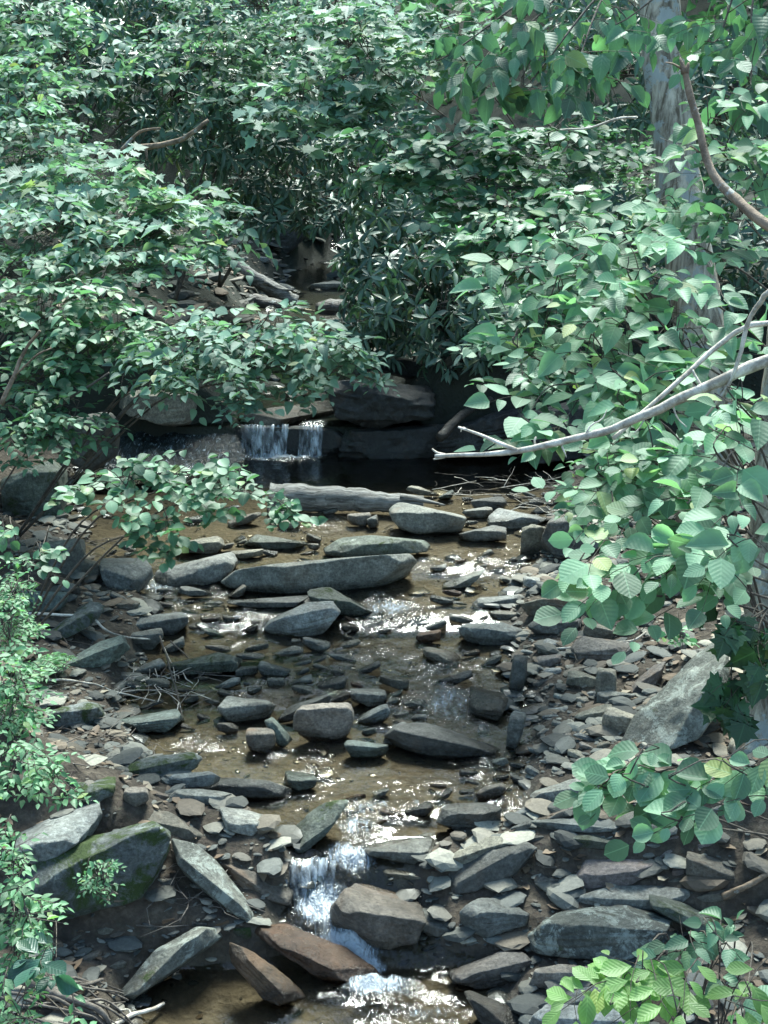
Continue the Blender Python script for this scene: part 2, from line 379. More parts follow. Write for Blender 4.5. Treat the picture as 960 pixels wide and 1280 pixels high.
def water_mat(name, foamk=1.38, curtain=False):
    m, nt, bs, out = mk(name); obj = N(nt, 'TexCoord').outputs['Object']
    tb = attr(nt, 'turb'); deep = attr(nt, 'deep')
    fl = mapping(nt, obj, (1, .55, 1)); fo = mapping(nt, obj, (1.0, .28, .22))
    r1 = noise(nt, fl, 9, 3, .5); r2 = noise(nt, fl, 38, 3, .6, .4)
    b = bump(nt, r1, .35, .02)
    bt = N(nt, 'Bump'); bt.inputs['Distance'].default_value = .035; nt.links.new(r2, bt.inputs['Height'])
    nt.links.new(mth(nt, 'ADD', mth(nt, 'MULTIPLY', tb, .85), .05, True), bt.inputs['Strength']); nt.links.new(b, bt.inputs['Normal'])
    gl = N(nt, 'BsdfGlossy'); gl.inputs['Roughness'].default_value = .06; gl.inputs['Color'].default_value = (1, 1, 1, 1); nt.links.new(bt.outputs[0], gl.inputs['Normal'])
    tr = N(nt, 'BsdfTransparent'); nt.links.new(mix(nt, deep, (.90, .85, .74), (.42, .42, .36)), tr.inputs[0])
    fr = N(nt, 'Fresnel'); fr.inputs['IOR'].default_value = 1.36; nt.links.new(bt.outputs[0], fr.inputs['Normal'])
    mx = N(nt, 'MixShader'); nt.links.new(fr.outputs[0], mx.inputs[0]); nt.links.new(tr.outputs[0], mx.inputs[1]); nt.links.new(gl.outputs[0], mx.inputs[2])
    f1 = noise(nt, fo, 34, 7, .75, .6); f2 = noise(nt, fo, 85, 3, .7)
    fs = mth(nt, 'ADD', mth(nt, 'MULTIPLY', f1, .7), mth(nt, 'MULTIPLY', f2, .3))
    th = mth(nt, 'SUBTRACT', .80, mth(nt, 'MULTIPLY', tb, .40 * foamk))
    fm = N(nt, 'MapRange', interpolation_type='SMOOTHSTEP'); fm.inputs['From Min'].default_value = 0; fm.inputs['From Max'].default_value = .24; fm.inputs['To Max'].default_value = .72
    nt.links.new(mth(nt, 'SUBTRACT', fs, th), fm.inputs['Value'])
    bs.inputs['Base Color'].default_value = (.44, .49, .54, 1); bs.inputs['Roughness'].default_value = .25
    nt.links.new(bt.outputs[0], bs.inputs['Normal'])
    m2 = N(nt, 'MixShader'); nt.links.new(fm.outputs[0], m2.inputs[0]); nt.links.new(mx.outputs[0], m2.inputs[1]); nt.links.new(bs.outputs[0], m2.inputs[2])
    nt.links.new(m2.outputs[0], out.inputs[0]); return m
WM = water_mat('clear brown stream water')
wx = np.linspace(-3.3, 3.0, 250); wy = np.concatenate([np.linspace(4.4, 5.7, 50), np.linspace(5.72, 7.6, 150), np.linspace(7.63, 14.46, 260)])
X, Y, Fq = grid(wx, wy); T = turb(X, Y)
q = np.stack([X, Y * .7, 0 * X], 1)
Z = zw(Y) + .0 + T * (.025 + .05 * fbm(q * 7, 3, 41) + .04 * fbm(q * 20, 2, 44)) + .004 * fbm(q * 5, 2, 47)
pool = sstep(12.9, 13.6, Y)
struct('stream_water', mesh('stream_water', np.stack([X, Y, Z], 1), Fq, WM, attr={'turb': T, 'deep': pool * .6 + .08 * (1 - sstep(5.9, 6.0, Y))}),
       'shallow clear brown stream water running between the stones', 'water')
ux = np.linspace(-2.2, .4, 60); uy = np.linspace(14.6, 31, 160)
X, Y, Fq = grid(ux, uy); T = np.exp(-((Y - 29) / 1.0) ** 2) * .75 + .2 * np.exp(-((Y - 14.8) / .4) ** 2)
q = np.stack([X, Y, 0 * X], 1)
struct('upper_stream_water', mesh('upper_stream_water', np.stack([X, Y, zw(Y) + .01 + T * .1 * fbm(q * 3, 3, 48)], 1), Fq, WM, attr={'turb': T, 'deep': .6 + 0 * T}),
       'dark still water of the upper stream above the small waterfall', 'water')
# waterfall curtains
def fall_mat():
    m, nt, bs, out = mk('falling water'); uv = N(nt, 'UVMap').outputs[0]; v = mapping(nt, uv, (26, 1.6, 1)); v2 = mapping(nt, uv, (70, 2.5, 1))
    a = noise(nt, v, 1, 4, .6, .3); b = noise(nt, v2, 1, 3, .6)
    s = mth(nt, 'ADD', mth(nt, 'MULTIPLY', a, .65), mth(nt, 'MULTIPLY', b, .35))
    f = mix(nt, 1.0, ramp(nt, s, (.42, .05), (.64, .9)), ramp(nt, noise(nt, mapping(nt, uv, (9, .5, 1)), 1, 3, .6), (.38, .15), (.55, 1.0)), 'MULTIPLY')
    bs.inputs['Base Color'].default_value = (.70, .77, .84, 1); bs.inputs['Roughness'].default_value = .2
    nt.links.new(bump(nt, s, .8, .02), bs.inputs['Normal'])
    tr = N(nt, 'BsdfTransparent'); tr.inputs[0].default_value = (.9, .92, .94, 1)
    mx = N(nt, 'MixShader'); nt.links.new(f, mx.inputs[0]); nt.links.new(tr.outputs[0], mx.inputs[1]); nt.links.new(bs.outputs[0], mx.inputs[2])
    nt.links.new(mx.outputs[0], out.inputs[0]); return m
FM = fall_mat()
def curtain(name, px0, px1, ylip, zt, zb, label, seed, out=.17):
    d = ylip * cp + (3.7 - zt) * sp_
    x0 = (px0 - 480) / F * d; x1 = (px1 - 480) / F * d
    n, k = 40, 24; V = []; uv = []
    for j in range(k):
        t = j / (k - 1)
        for i in range(n):
            s = i / (n - 1); x = x0 + (x1 - x0) * s
            w = float(hsh(np.array([i]), np.array([0]), np.array([0]), seed)[0])
            V.append((x + .01 * math.sin(t * 5 + i), ylip - out * math.sqrt(t) - .015 * w - .02 * math.sin(s * 9 + seed), zt - (zt - zb) * t + .012 * w * (1 - t))); uv.append(((x - x0), t))
    i = np.arange(k - 1)[:, None] * n + np.arange(n - 1)[None]; i = i.ravel()
    struct(name, mesh(name, V, np.stack([i, i + 1, i + 1 + n, i + n], 1), FM, uv=uv), label, 'waterfall')
curtain('waterfall', 302, 360, 14.50, .615, .30, 'wider curtain of white water falling into the dark pool', 3)
curtain('waterfall', 374, 403, 14.50, .615, .30, 'narrow curtain of white water just right of the wider fall', 8)
curtain('waterfall', 352, 418, 6.68, -.02, -.20, 'short streaky veil of white water at the middle of the lower cascade', 11, .16)
curtain('waterfall', 392, 462, 6.42, -.18, -.35, 'lowest white veil of the cascade beside the rust ramp', 14, .18)
# water sliding over the sloping ledge at the left of the pool
X, Y, Fq = grid(np.linspace(-3.15, -1.42, 90), np.linspace(13.35, 15.0, 90))
u = (X + 3.15) / 1.73
prof = .29 + .24 * sstep(13.45, 14.7, Y) * (1 - .55 * np.abs(u * 2 - 1) ** 3) - .02
q = np.stack([X, Y, 0 * X], 1)
Z = prof + .05 * fbm(q * 3, 3, 51) + .03 * fbm(q * 11, 3, 52) * sstep(13.4, 13.7, Y)
Z = Z + .06 * fbm(np.stack([X, Y * .4, 0 * X], 1) * 6, 3, 55) * sstep(13.45, 13.8, Y)
m, nt, bs, out = mk('water sliding over dark rock'); obj = N(nt, 'TexCoord').outputs['Object']
r = noise(nt, mapping(nt, obj, (1, .3, .25)), 26, 5, .7, .8); r2 = noise(nt, obj, 70, 3, .6)
nt.links.new(ramp(nt, r, (.46, (.014, .018, .019)), (.58, (.045, .06, .07)), (.68, (.5, .56, .62))), bs.inputs['Base Color'])
bs.inputs['Roughness'].default_value = .12
nt.links.new(bump(nt, r2, .6, .02, bump(nt, r, .9, .04)), bs.inputs['Normal'])
struct('sliding_cascade', mesh('sliding_cascade', np.stack([X, Y, Z], 1), Fq, m), 'thin bluish water sliding over the dark ledge left of the falls', 'cascade')

# ------------------------------------------------------------------ rocks
import bmesh
ICO = {}
def ico(l):
    if l not in ICO:
        b = bmesh.new(); bmesh.ops.create_icosphere(b, subdivisions=l, radius=1); b.verts.ensure_lookup_table()
        ICO[l] = (np.array([v.co[:] for v in b.verts]), np.array([[v.index for v in f.verts] for f in b.faces])); b.free()
    return ICO[l]
def hull(P):
    P = sorted(map(tuple, P)); out = []
    for pts in (P, P[::-1]):
        h = []
        for p in pts:
            while len(h) > 1 and (h[-1][0] - h[-2][0]) * (p[1] - h[-2][1]) - (h[-1][1] - h[-2][1]) * (p[0] - h[-2][0]) <= 0: h.pop()
            h.append(p)
        out += h[:-1]
    return np.array(out)
RS = random.Random(7)
ROCKS = []       # (px, py, w, nick)
rockcount = 0
def rock(label, mt, shape, q=.5, nick=None, tilt=8, level=None, wet=None, sharp=None, t=None, name='rock', cat='rock', group=None, long_up=True, rough=1.0, sink=.1):
    global rockcount; rockcount += 1; seed = rockcount
    R = random.Random(seed * 31 + 5)
    if isinstance(shape, tuple) and not isinstance(shape[0], tuple):
        cx, cy, w, h, ang = shape; n = R.choice([6, 7, 8]); a = rad(ang); pts = []
        ph = R.random() * 6.28
        for k in range(n):
            th = ph + (k + R.uniform(-.28, .28)) * 2 * math.pi / n
            c, s = math.cos(th), math.sin(th); e = 2 / 2.9
            ux = math.copysign(abs(c) ** e, c) * w / 2 * R.uniform(.86, 1.06); vy = math.copysign(abs(s) ** e, s) * h / 2 * R.uniform(.82, 1.06)
            pts.append((cx + ux * math.cos(a) + vy * math.sin(a), cy - ux * math.sin(a) + vy * math.cos(a)))
    else: pts = list(shape)
    hp = hull(pts)                                      # pixel coordinates
    cx, cy = (hp.max(0) + hp.min(0)) / 2; wpx, hpx = hp.max(0) - hp.min(0)
    yb = hp[:, 1].max()
    if t is None:
        xb = hp[np.argsort(-hp[:, 1])[:2], 0].mean() * .5 + cx * .5
        G, t = ground(xb, yb - sink * hpx)
    dr = ray(cx, cy); dl = np.linalg.norm(dr); dr = dr / dl
    Nn = -dr; R0 = np.cross(dr, [0, 0, 1.0]); R0 /= np.linalg.norm(R0); U0 = np.cross(R0, dr)
    alpha = math.asin(max(-1, min(1, -dr[2])))
    d = hp - hp.mean(0); cov = d.T @ d; ev, evec = np.linalg.eigh(cov); ax = evec[:, 1]
    if ax[0] < 0: ax = -ax
    th = math.atan2(-ax[1], ax[0]) if ev[1] > 2.2 * ev[0] else 0.0
    if abs(th) > rad(60): th = 0.0
    U = R0 * math.cos(th) + U0 * math.sin(th); V = -R0 * math.sin(th) + U0 * math.cos(th)
    m_ = t * dl / F / dl; m_ = t / F
    C0 = CAM + ray(cx, cy) * t
    P2 = (hp - [cx, cy]) * m_; PW = P2[:, :1] * R0[None] - P2[:, 1:] * U0[None]
    uv = np.stack([PW @ U, PW @ V], 1)
    vmin, vmax = uv[:, 1].min(), uv[:, 1].max(); umin, umax = uv[:, 0].min(), uv[:, 0].max()
    vr = vmin + q * (vmax - vmin); um = (umin + umax) / 2
    size = max(umax - umin, vmax - vmin)
    ca, sa = math.cos(alpha), math.sin(alpha); g = alpha + rad(tilt); fh = (vr - vmin) / ca
    Dp = (vmax - vr) / math.sin(g) * math.cos(rad(tilt)); Dp = min(max(Dp, .22 * (umax - umin)), 1.2 * (umax - umin))
    HS = []
    k = len(uv); cen = uv.mean(0)
    for i in range(k):
        a, b = uv[i], uv[(i + 1) % k]; e = b - a; L = np.linalg.norm(e)
        if L < 1e-4: continue
        n2 = np.array([e[1], -e[0]]) / L
        if n2 @ (a - cen) < 0: n2 = -n2
        n3 = np.array([n2[0], n2[1], R.uniform(-.10, .16)]); l3 = np.linalg.norm(n3)
        HS.append((n3 / l3, (n2 @ (a - [um, vr])) / l3))
    a1 = alpha - rad(R.uniform(-8, 14)); tu = R.uniform(-.16, .16)
    def pl(x, y, z, h): v = np.array([x, y, z]); l = np.linalg.norm(v); HS.append((v / l, h / l))
    pl(tu, -math.sin(a1), math.cos(a1), .0)
    pl(R.uniform(.25, .5) * R.choice([-1, 1]), -math.sin(a1 + .3), math.cos(a1 + .3), .12 * size)
    pl(R.uniform(-.08, .08), math.cos(g), math.sin(g), .0)
    pl(R.uniform(-.3, .3), math.cos(g - .35), math.sin(g - .35), .05 * size + .0)
    pl(R.uniform(-.3, .3), sa, -ca, Dp)
    pl(0, -ca, -sa, fh + .25 * size + .05)
    c0 = np.array([0, 0, 0.]) + .42 * Dp * np.array([0, sa, -ca]) - .38 * max(fh, .06 * size) * np.array([0, ca, sa])
    A = np.array([x for x, _ in HS]); h = np.array([y for _, y in HS]) - A @ c0; h = np.maximum(h, .045 * size)
    lv = level or (6 if wpx > 80 else 5 if wpx > 36 else 4)
    D, Fc = ico(lv)
    if not sharp or sharp > 10:
        rr_ = 1 / np.maximum(np.maximum(ico(3)[0] @ A.T, 1e-6) / h[None], 1e-6).max(1); PT = ico(3)[0] * rr_[:, None]
        for _ in range(7):
            nv = np.array([R.uniform(-1, 1), R.uniform(-.9, 1), R.uniform(0, 1)]); nv /= np.linalg.norm(nv) + 1e-9
            A = np.vstack([A, nv]); h = np.append(h, (PT @ nv).max() * R.uniform(.89, .985))
    S = np.array([(umax - umin) / 2, max(fh, .15 * size), max(Dp, .15 * size)])
    DL = D * S[None]; Duv = DL[:, :1] * [[1, 0, 0]] + DL[:, 1:2] * [[0, ca, sa]] + DL[:, 2:] * [[0, sa, -ca]]
    Duv = Duv / np.linalg.norm(Duv, axis=1)[:, None]
    p = ((sharp * 3 if sharp > 10 else sharp * 1.5) if sharp else R.choice([30, 45, 60, 80]))
    r = (np.maximum(Duv @ A.T / h[None], 1e-6) ** p).sum(1) ** (-1 / p) * 1.02
    Q = c0[None] + Duv * r[:, None]
    off = np.tan(alpha) * (vr - vmin) * .9
    O = C0 + U * um + V * vr + Nn * off
    W = Q[:, :1] * U[None] + Q[:, 1:2] * V[None] + Q[:, 2:] * Nn[None]
    rd = Duv[:, :1] * U[None] + Duv[:, 1:2] * V[None] + Duv[:, 2:] * Nn[None]
    up = V * math.cos(g) + Nn * math.sin(g)
    so = seed * 13.7
    st = W @ up + .03 * size * fbm(W * 2.5 / size + so, 3, 2)
    side = 1 - np.abs(rd @ up) ** 2
    amp = rough * min(size, 2.4 * min(umax - umin, vmax - vmin))
    W = W + rd * (amp * .030 * fbm(W * 3.0 / size + so, 4, 1) + amp * .016 * fbm(W * 7 / size + so, 3, 14) + amp * .012 * fbm(W * 14 / size + so, 3, 4))[:, None]
    stp = vnoise(np.stack([st / max(.022 * size, .004) , 0 * st + so, 0 * st], 1), 6)
    W = W + (rd * (side * amp * .015 * stp * sstep(-.1, .3, fbm(W * 3 / size + so + 20, 2, 5)))[:, None])
    # shallow flakes on the upper surface
    fl = sstep(.05, .12, fbm(W * 2.2 / size + so + 9, 3, 8)) * .5 + sstep(-.12, -.06, fbm(W * 4.2 / size + so + 3, 3, 8)) * .25
    W = W + up[None] * (amp * .016 * (fl - .4) * np.clip(rd @ up, 0, 1))[:, None]
    for _ in range(3):                                   # keep the stone at the place and size it has in the photograph
        PQ = W + O - CAM; dd = PQ @ FWD; qx = 480 + F * PQ[:, 0] / dd; qy = 640 - F * (PQ @ UPV) / dd
        x0, x1, y0, y1 = qx.min(), qx.max(), qy.min(), qy.max(); hx0, hy0 = hp.min(0); hx1, hy1 = hp.max(0)
        a = min(max((hx1 - hx0) / (x1 - x0), .7), 1.5); b = min(max((hy1 - hy0) / (y1 - y0), .7), 1.5)
        W = W + (a - 1) * (W @ R0)[:, None] * R0 + (b - 1) * (W @ U0)[:, None] * U0
        PQ = W + O - CAM; dd = PQ @ FWD; qx = 480 + F * PQ[:, 0] / dd; qy = 640 - F * (PQ @ UPV) / dd
        O = O + R0 * ((hx0 + hx1) - (qx.min() + qx.max())) / 2 * m_ + U0 * ((qy.min() + qy.max()) - (hy0 + hy1)) / 2 * m_
    PWd = W + O
    wt = wetness(PWd, .07) if wet is None else np.clip(wetness(PWd, .07) + wet * np.clip(.8 + .6 * fbm(PWd * 5, 3, 3), 0, 1), 0, 1)
    o = link(name, mesh(name, W, Fc, RM[mt], attr={'strata': st / max(size, .2) * .5, 'wet': wt}), loc=O)
    tag(o, label, cat, group)
    ROCKS.append((cx, cy, wpx, hpx, nick))
    return o

# each rock: label, material, outline or (x, y, w, h, angle), share of the height that is its front face, short name, options
BIG = [
 ('thick mossy block at the left bank with a fern sprouting from its front', 'moss', [(18,1092),(75,1062),(110,1036),(180,1026),(214,1052),(206,1082),(172,1132),(130,1146),(60,1158),(22,1132)], .66, 'mossy block', dict(sharp=20, tilt=14)),
 ('broad flat blue-grey slab lying on top of the mossy block', 'blue', [(14,1062),(18,1008),(48,990),(125,1013),(129,1032),(100,1048),(94,1070),(60,1084),(22,1082)], .2, 'broad blue slab', dict(lift=1, sharp=24)),
 ('long leaning slab patched with pale lichen, propped over a dark hollow', 'lichen', [(214,1048),(232,1053),(300,1108),(323,1140),(319,1156),(290,1142),(250,1106),(222,1076)], .35, 'leaning lichen slab', {}),
 ('brown slab leaning just right of the pale lichen slab', 'brown', [(262,1070),(300,1075),(345,1103),(371,1125),(362,1137),(310,1122)], .4, None, {}),
 ('long rough slab pointing up to the right above the lower brown pool', 'lichen', [(146,1244),(190,1196),(240,1165),(276,1158),(282,1178),(240,1202),(200,1227),(162,1254)], .45, 'rough slab above the lower pool', dict(lich=1)),
 ('rust brown wedge with a pale thin edge, at the foot of the cascade', 'rust', [(286,1184),(300,1178),(338,1215),(382,1250),(346,1259),(328,1250),(295,1212)], .6, 'rust wedge', dict(wet=.4)),
 ('small yellow-green knob of rock above the rust wedge', 'green', (303, 1166, 22, 30, 10), .5, None, {}),
 ('wet rust brown ramp the cascade slides across', 'rust', [(312,1166),(345,1154),(400,1176),(440,1206),(478,1226),(466,1238),(420,1220),(385,1220),(340,1192)], .3, 'rust ramp', dict(wet=.9, tilt=14)),
 ('big wet brown boulder with a flat top right of the cascade', 'brown', [(412,1142),(440,1112),(530,1104),(533,1160),(520,1186),(478,1196),(416,1166)], .42, 'wet brown boulder', dict(wet=.8, sharp=22)),
 ('tilted olive-grey slab standing over the top of the cascade', 'green', [(354,1068),(361,1030),(380,1014),(428,999),(435,1008),(406,1046),(372,1071)], .2, 'tilted slab over the cascade', dict(tilt=22, sharp=20)),
 ('flat dark slab right of the top of the cascade', 'grey', [(451,1056),(470,1046),(535,1051),(549,1068),(520,1083),(464,1073)], .35, None, dict(wet=.2)),
 ('small tan slab tucked under the flat dark slab by the cascade', 'tan', (503, 1094, 62, 22, -3), .5, None, {}),
 ('pale striped lens-shaped rock above the long dark striped slab', 'tan', [(549,1078),(562,1058),(600,1048),(636,1045),(640,1054),(600,1078),(560,1087)], .5, None, {}),
 ('long dark striped slab rising to the right in mid stream', 'dark', [(544,1110),(600,1079),(650,1058),(672,1052),(671,1075),(640,1100),(590,1115),(550,1118)], .5, 'long striped slab', dict(wet=.3)),
 ('dark blue rounded rock with a pale worn face', 'blue', [(574,1146),(600,1127),(630,1122),(665,1145),(660,1161),(610,1176),(580,1167)], .55, 'dark blue rounded rock', dict(wet=.5)),
 ('big boulder with white lichen across its top, lower right', 'lichen', [(657,1193),(680,1168),(720,1140),(765,1131),(800,1147),(843,1150),(826,1186),(780,1206),(680,1204)], .6, 'big lichen boulder', dict(sharp=20)),
 ('reddish brown boulder below the dark blue rounded rock', 'pink', [(559,1216),(600,1195),(650,1187),(666,1205),(650,1233),(600,1239),(568,1231)], .5, 'reddish boulder', dict(wet=.4)),
 ('flat dark brown block underneath the big lichen boulder', 'brown', [(660,1240),(668,1210),(700,1205),(755,1206),(756,1222),(720,1236)], .6, None, {}),
 ('light grey boulder at the very bottom edge, right of centre', 'pale', [(660,1300),(690,1262),(750,1252),(800,1268),(812,1300)], .3, None, {}),
 ('thin blue-black slab slanting up to the right at the bottom', 'blue', [(655,1280),(664,1262),(720,1240),(815,1222),(816,1232),(740,1252),(690,1275)], .5, None, dict(wet=.4)),
 ('brown slab in wet mud at the bottom, left of the blue-black slab', 'brown', [(580,1243),(600,1238),(640,1262),(660,1290),(610,1290)], .5, None, dict(wet=.8)),
 ('purplish slab lying flat above the big lichen boulder', 'pink', [(715,1112),(726,1088),(760,1080),(822,1071),(829,1092),(790,1110),(730,1123)], .35, 'purplish slab', {}),
 ('long flat grey slab sandwiched below the purplish slab', 'grey', [(706,1138),(760,1113),(830,1104),(872,1115),(860,1129),(790,1133),(740,1148)], .4, None, {}),
 ('greenish beam-like slab leaning down to the right behind the big lichen boulder', 'green', [(811,1122),(840,1118),(880,1143),(925,1168),(905,1184),(850,1158),(815,1142)], .4, 'beam-like slab', {}),
 ('grey-brown slab half sunk in the right bank gravel', 'brown', (884, 1086, 72, 36, -18), .5, None, {}),
 ('curved bark-brown rock lying on the right bank gravel', 'brown', [(868,1130),(895,1110),(930,1103),(925,1118),(900,1127)], .5, None, {}),
 ('flat blue-black slab, upper of the two at the right edge of the water', 'blue', [(658,1038),(668,1027),(720,1022),(782,1024),(784,1036),(740,1044),(680,1044)], .5, 'blue-black slab pair', dict(wet=.5)),
 ('flat dark slab with green moss, lower of two at the right water edge', 'green', [(690,1050),(700,1042),(760,1044),(802,1052),(795,1064),(730,1066),(700,1062)], .55, None, dict(wet=.4)),
 ('long narrow grey slab pointing up at the right gravel bar', 'grey', [(662,1006),(675,992),(720,976),(760,972),(762,982),(720,996),(680,1010)], .5, 'long narrow slab', {}),
 ('dark brown narrow slab lying under the long grey one', 'brown', (714, 1012, 78, 18, 14), .5, None, dict(wet=.3)),
 ('round-topped dark greenish rock in the water below mid stream', 'dark', [(545,1030),(555,1010),(600,1003),(626,1015),(628,1036),(580,1040)], .5, 'dark greenish rock', dict(wet=.8)),
 ('small dark wet rock beside the head of the cascade', 'dark', (524, 1012, 38, 22, 5), .5, None, dict(wet=.9)),
 ('big flat dark boulder with water lapping its top in mid stream', 'dark', [(480,920),(500,906),(545,903),(600,908),(625,928),(612,946),(550,950),(500,937)], .5, 'big flat dark boulder', dict(wet=.25, sharp=10)),
 ('squarish pale tan boulder in mid stream', 'tan', [(366,905),(374,886),(395,878),(435,880),(443,903),(436,922),(400,931),(372,923)], .78, 'squarish tan boulder', dict(sharp=9)),
 ('blue-green block right below the squarish tan boulder', 'teal', [(430,932),(436,925),(482,925),(486,938),(470,950),(438,948)], .6, None, dict(wet=.2)),
 ('grey slab standing on end beside the blue-green block', 'grey', [(478,922),(490,908),(506,902),(510,912),(498,932),(482,935)], .6, None, {}),
 ('smooth blue-grey stone above the blue-green block', 'blue', (467, 894, 46, 24, 18), .5, None, {}),
 ('narrow pale green slab leaning left of the squarish tan boulder', 'teal', [(330,903),(344,896),(352,905),(366,925),(355,935),(345,930)], .5, None, {}),
 ('round brown boulder left of the pale green leaning slab', 'brown', (326, 926, 38, 36, 0), .6, 'round brown boulder', dict(sharp=7)),
 ('light grey angular boulder left of the squarish tan boulder', 'grey', [(272,886),(290,870),(325,873),(345,886),(336,900),(298,904),(276,900)], .55, 'light grey angular boulder', {}),
 ('long dark slab slanting behind the squarish tan boulder', 'dark', [(345,905),(360,885),(385,872),(414,868),(412,878),(385,885),(362,902)], .5, None, dict(wet=.2)),
 ('grey stone behind and right of the squarish tan boulder', 'grey', (462, 874, 50, 26, -12), .5, None, {}),
 ('pale grey block with a flat top above the wet gravel', 'pale', [(327,792),(335,766),(350,752),(415,751),(426,768),(404,794),(360,798)], .62, 'pale flat-topped block', dict(sharp=22)),
 ('very long grey slab with a pointed right end across the stream', 'grey', [(276,733),(300,712),(340,705),(515,692),(521,699),(490,742),(455,746),(400,740),(330,747)], .88, 'very long pointed slab', dict(sharp=26)),
 ('mossy-ended long slab just behind the very long pointed slab', 'green', [(404,692),(430,678),(520,669),(538,677),(532,692),(450,699)], .6, None, dict(sharp=14)),
 ('dark green slab leaning on the front of the very long pointed slab', 'green', [(384,742),(420,734),(450,745),(471,767),(440,773),(392,762)], .5, None, dict(wet=.3)),
 ('low pale slab left of the pale flat-topped block', 'pale', [(283,750),(300,744),(380,744),(388,752),(370,762),(320,762)], .5, None, {}),
 ('smooth pale grey boulder shaped like a loaf, upper left', 'pale', [(192,720),(220,698),(255,690),(290,694),(298,705),(281,728),(245,736),(202,731)], .45, 'loaf-shaped boulder', {}),
 ('flat blue-grey rock with a cracked top left of the loaf-shaped boulder', 'blue', [(124,697),(180,703),(192,722),(172,741),(142,736)], .3, 'cracked blue rock', {}),
 ('tan rock right behind the loaf-shaped boulder', 'tan', (250, 681, 70, 28, -3), .55, None, {}),
 ('small pale slab right of the loaf-shaped boulder', 'tan', (308, 693, 48, 14, 5), .5, None, {}),
 ('flat dark mossy rock in the brown shallows, upper left of centre', 'green', [(304,680),(320,668),(360,670),(386,680),(370,686),(320,687)], .5, None, dict(wet=.3)),
 ('small lens-shaped stone in the riffle in front of the loaf-shaped boulder', 'pale', (244, 740, 52, 15, -6), .55, None, {}),
 ('pale stone standing beside the riffle left of the long pointed slab', 'tan', (297, 740, 28, 18, 25), .5, None, {}),
 ('grey-green rock on the left bank among the leaves', 'teal', [(18,764),(30,742),(70,738),(86,752),(78,768),(40,772)], .5, 'grey-green bank rock', {}),
 ('long smooth grey boulder by the left bank', 'blue', [(128,787),(145,767),(190,765),(230,768),(236,780),(215,796),(150,793)], .6, 'long smooth grey boulder', dict(sharp=9)),
 ('round grey stone below the long smooth grey boulder', 'grey', (183, 799, 46, 34, 0), .6, None, dict(sharp=9)),
 ('big pale green rock rising to the right, left bank', 'teal', [(68,831),(110,805),(155,794),(163,815),(140,836),(85,840)], .55, 'big pale green rock', dict(sharp=20)),
 ('low dark weedy rock in the shallows right of the pale green rock', 'green', [(208,835),(230,818),(270,815),(303,828),(290,842),(230,845)], .5, 'low dark weedy rock', dict(wet=.6)),
 ('moss covered boulder at the left bank, half buried', 'moss', [(58,905),(66,884),(95,877),(125,886),(131,900),(110,912),(70,912)], .6, 'buried mossy boulder', dict(sharp=9)),
 ('blue-green slab with a hollow top beside the twig pile', 'teal', [(148,898),(165,886),(222,888),(231,902),(210,922),(175,920)], .4, 'hollow blue-green slab', dict(wet=.2)),
 ('low rock with bright moss on its back, left of the green shallows', 'moss', [(150,973),(160,955),(200,940),(237,945),(253,962),(222,976)], .5, 'moss-backed rock', {}),
 ('smooth blue-grey rock right below the moss-backed rock', 'blue', [(205,978),(222,966),(258,964),(276,976),(260,986),(220,988)], .6, None, {}),
 ('low grey rock between the moss-backed rock and the tan knob', 'grey', [(203,1000),(225,986),(260,988),(292,998),(280,1008),(220,1008)], .5, None, {}),
 ('rounded tan knob of rock on the left bank', 'tan', (171, 996, 34, 28, 0), .6, 'rounded tan knob', dict(sharp=8)),
 ('dark grey flat stone with angular outline in the wet gravel', 'grey', [(274,1020),(290,1009),(330,1014),(336,1030),(315,1046),(284,1039)], .3, 'angular dark flat stone', {}),
 ('thin dark ledge of rock holding back the green shallows', 'dark', [(238,985),(250,972),(330,980),(366,992),(360,1002),(300,996)], .6, 'thin dark ledge', dict(wet=.5)),
 ('pale greenish stone lying under water above the tilted slab', 'teal', (376, 976, 46, 30, 0), .4, None, dict(wet=.5)),
 ('long brown rock half buried in mud left of the leaning lichen slab', 'brown', [(163,1016),(190,1009),(240,1030),(270,1049),(240,1056),(190,1034)], .4, None, {}),
 ('dark mossy slab above the broad blue slab on the left bank', 'moss', [(92,1000),(95,978),(125,968),(145,984),(140,998),(110,1006)], .3, None, {}),
 ('large smooth boulder at the near edge of the dark pool', 'grey', [(486,646),(505,632),(560,628),(583,650),(576,669),(520,673),(494,661)], .62, 'smooth pool-edge boulder', dict(sharp=9)),
 ('light banded slab at the right end of the pool edge', 'pale', [(607,655),(625,642),(680,635),(688,648),(660,663),(620,663)], .45, 'light banded slab', {}),
 ('dark slab wedged under the light banded slab', 'dark', (603, 668, 68, 26, 2), .6, None, {}),
 ('brown rock below the right end of the light banded slab', 'brown', [(650,698),(652,664),(680,655),(684,690),(670,700)], .8, None, {}),
 ('dark purplish boulder under the leaves at the right side', 'dark', [(676,682),(690,652),(722,646),(736,670),(730,695),(696,702)], .7, 'dark purplish boulder', dict(sharp=9)),
 ('blue-grey rough rock right of the dark purplish boulder', 'blue', (746, 672, 40, 38, 15), .6, None, {}),
 ('cream coloured stone in front of the weathered log', 'tan', (449, 649, 34, 19, -4), .6, 'cream stone', dict(sharp=16)),
 ('small dark upright stone right of the cream stone', 'dark', (466, 652, 14, 20, 20), .6, None, {}),
 ('light brown oblong stone at the splintered end of the log', 'tan', (529, 614, 44, 13, -8), .6, None, {}),
 ('small grey-green stone at the water edge right of the oblong stone', 'teal', (558, 619, 22, 13, 8), .4, None, {}),
 ('round dark stone on the debris beside the dark pool', 'dark', (611, 630, 44, 24, 0), .6, 'round dark stone by the pool', dict(sharp=8)),
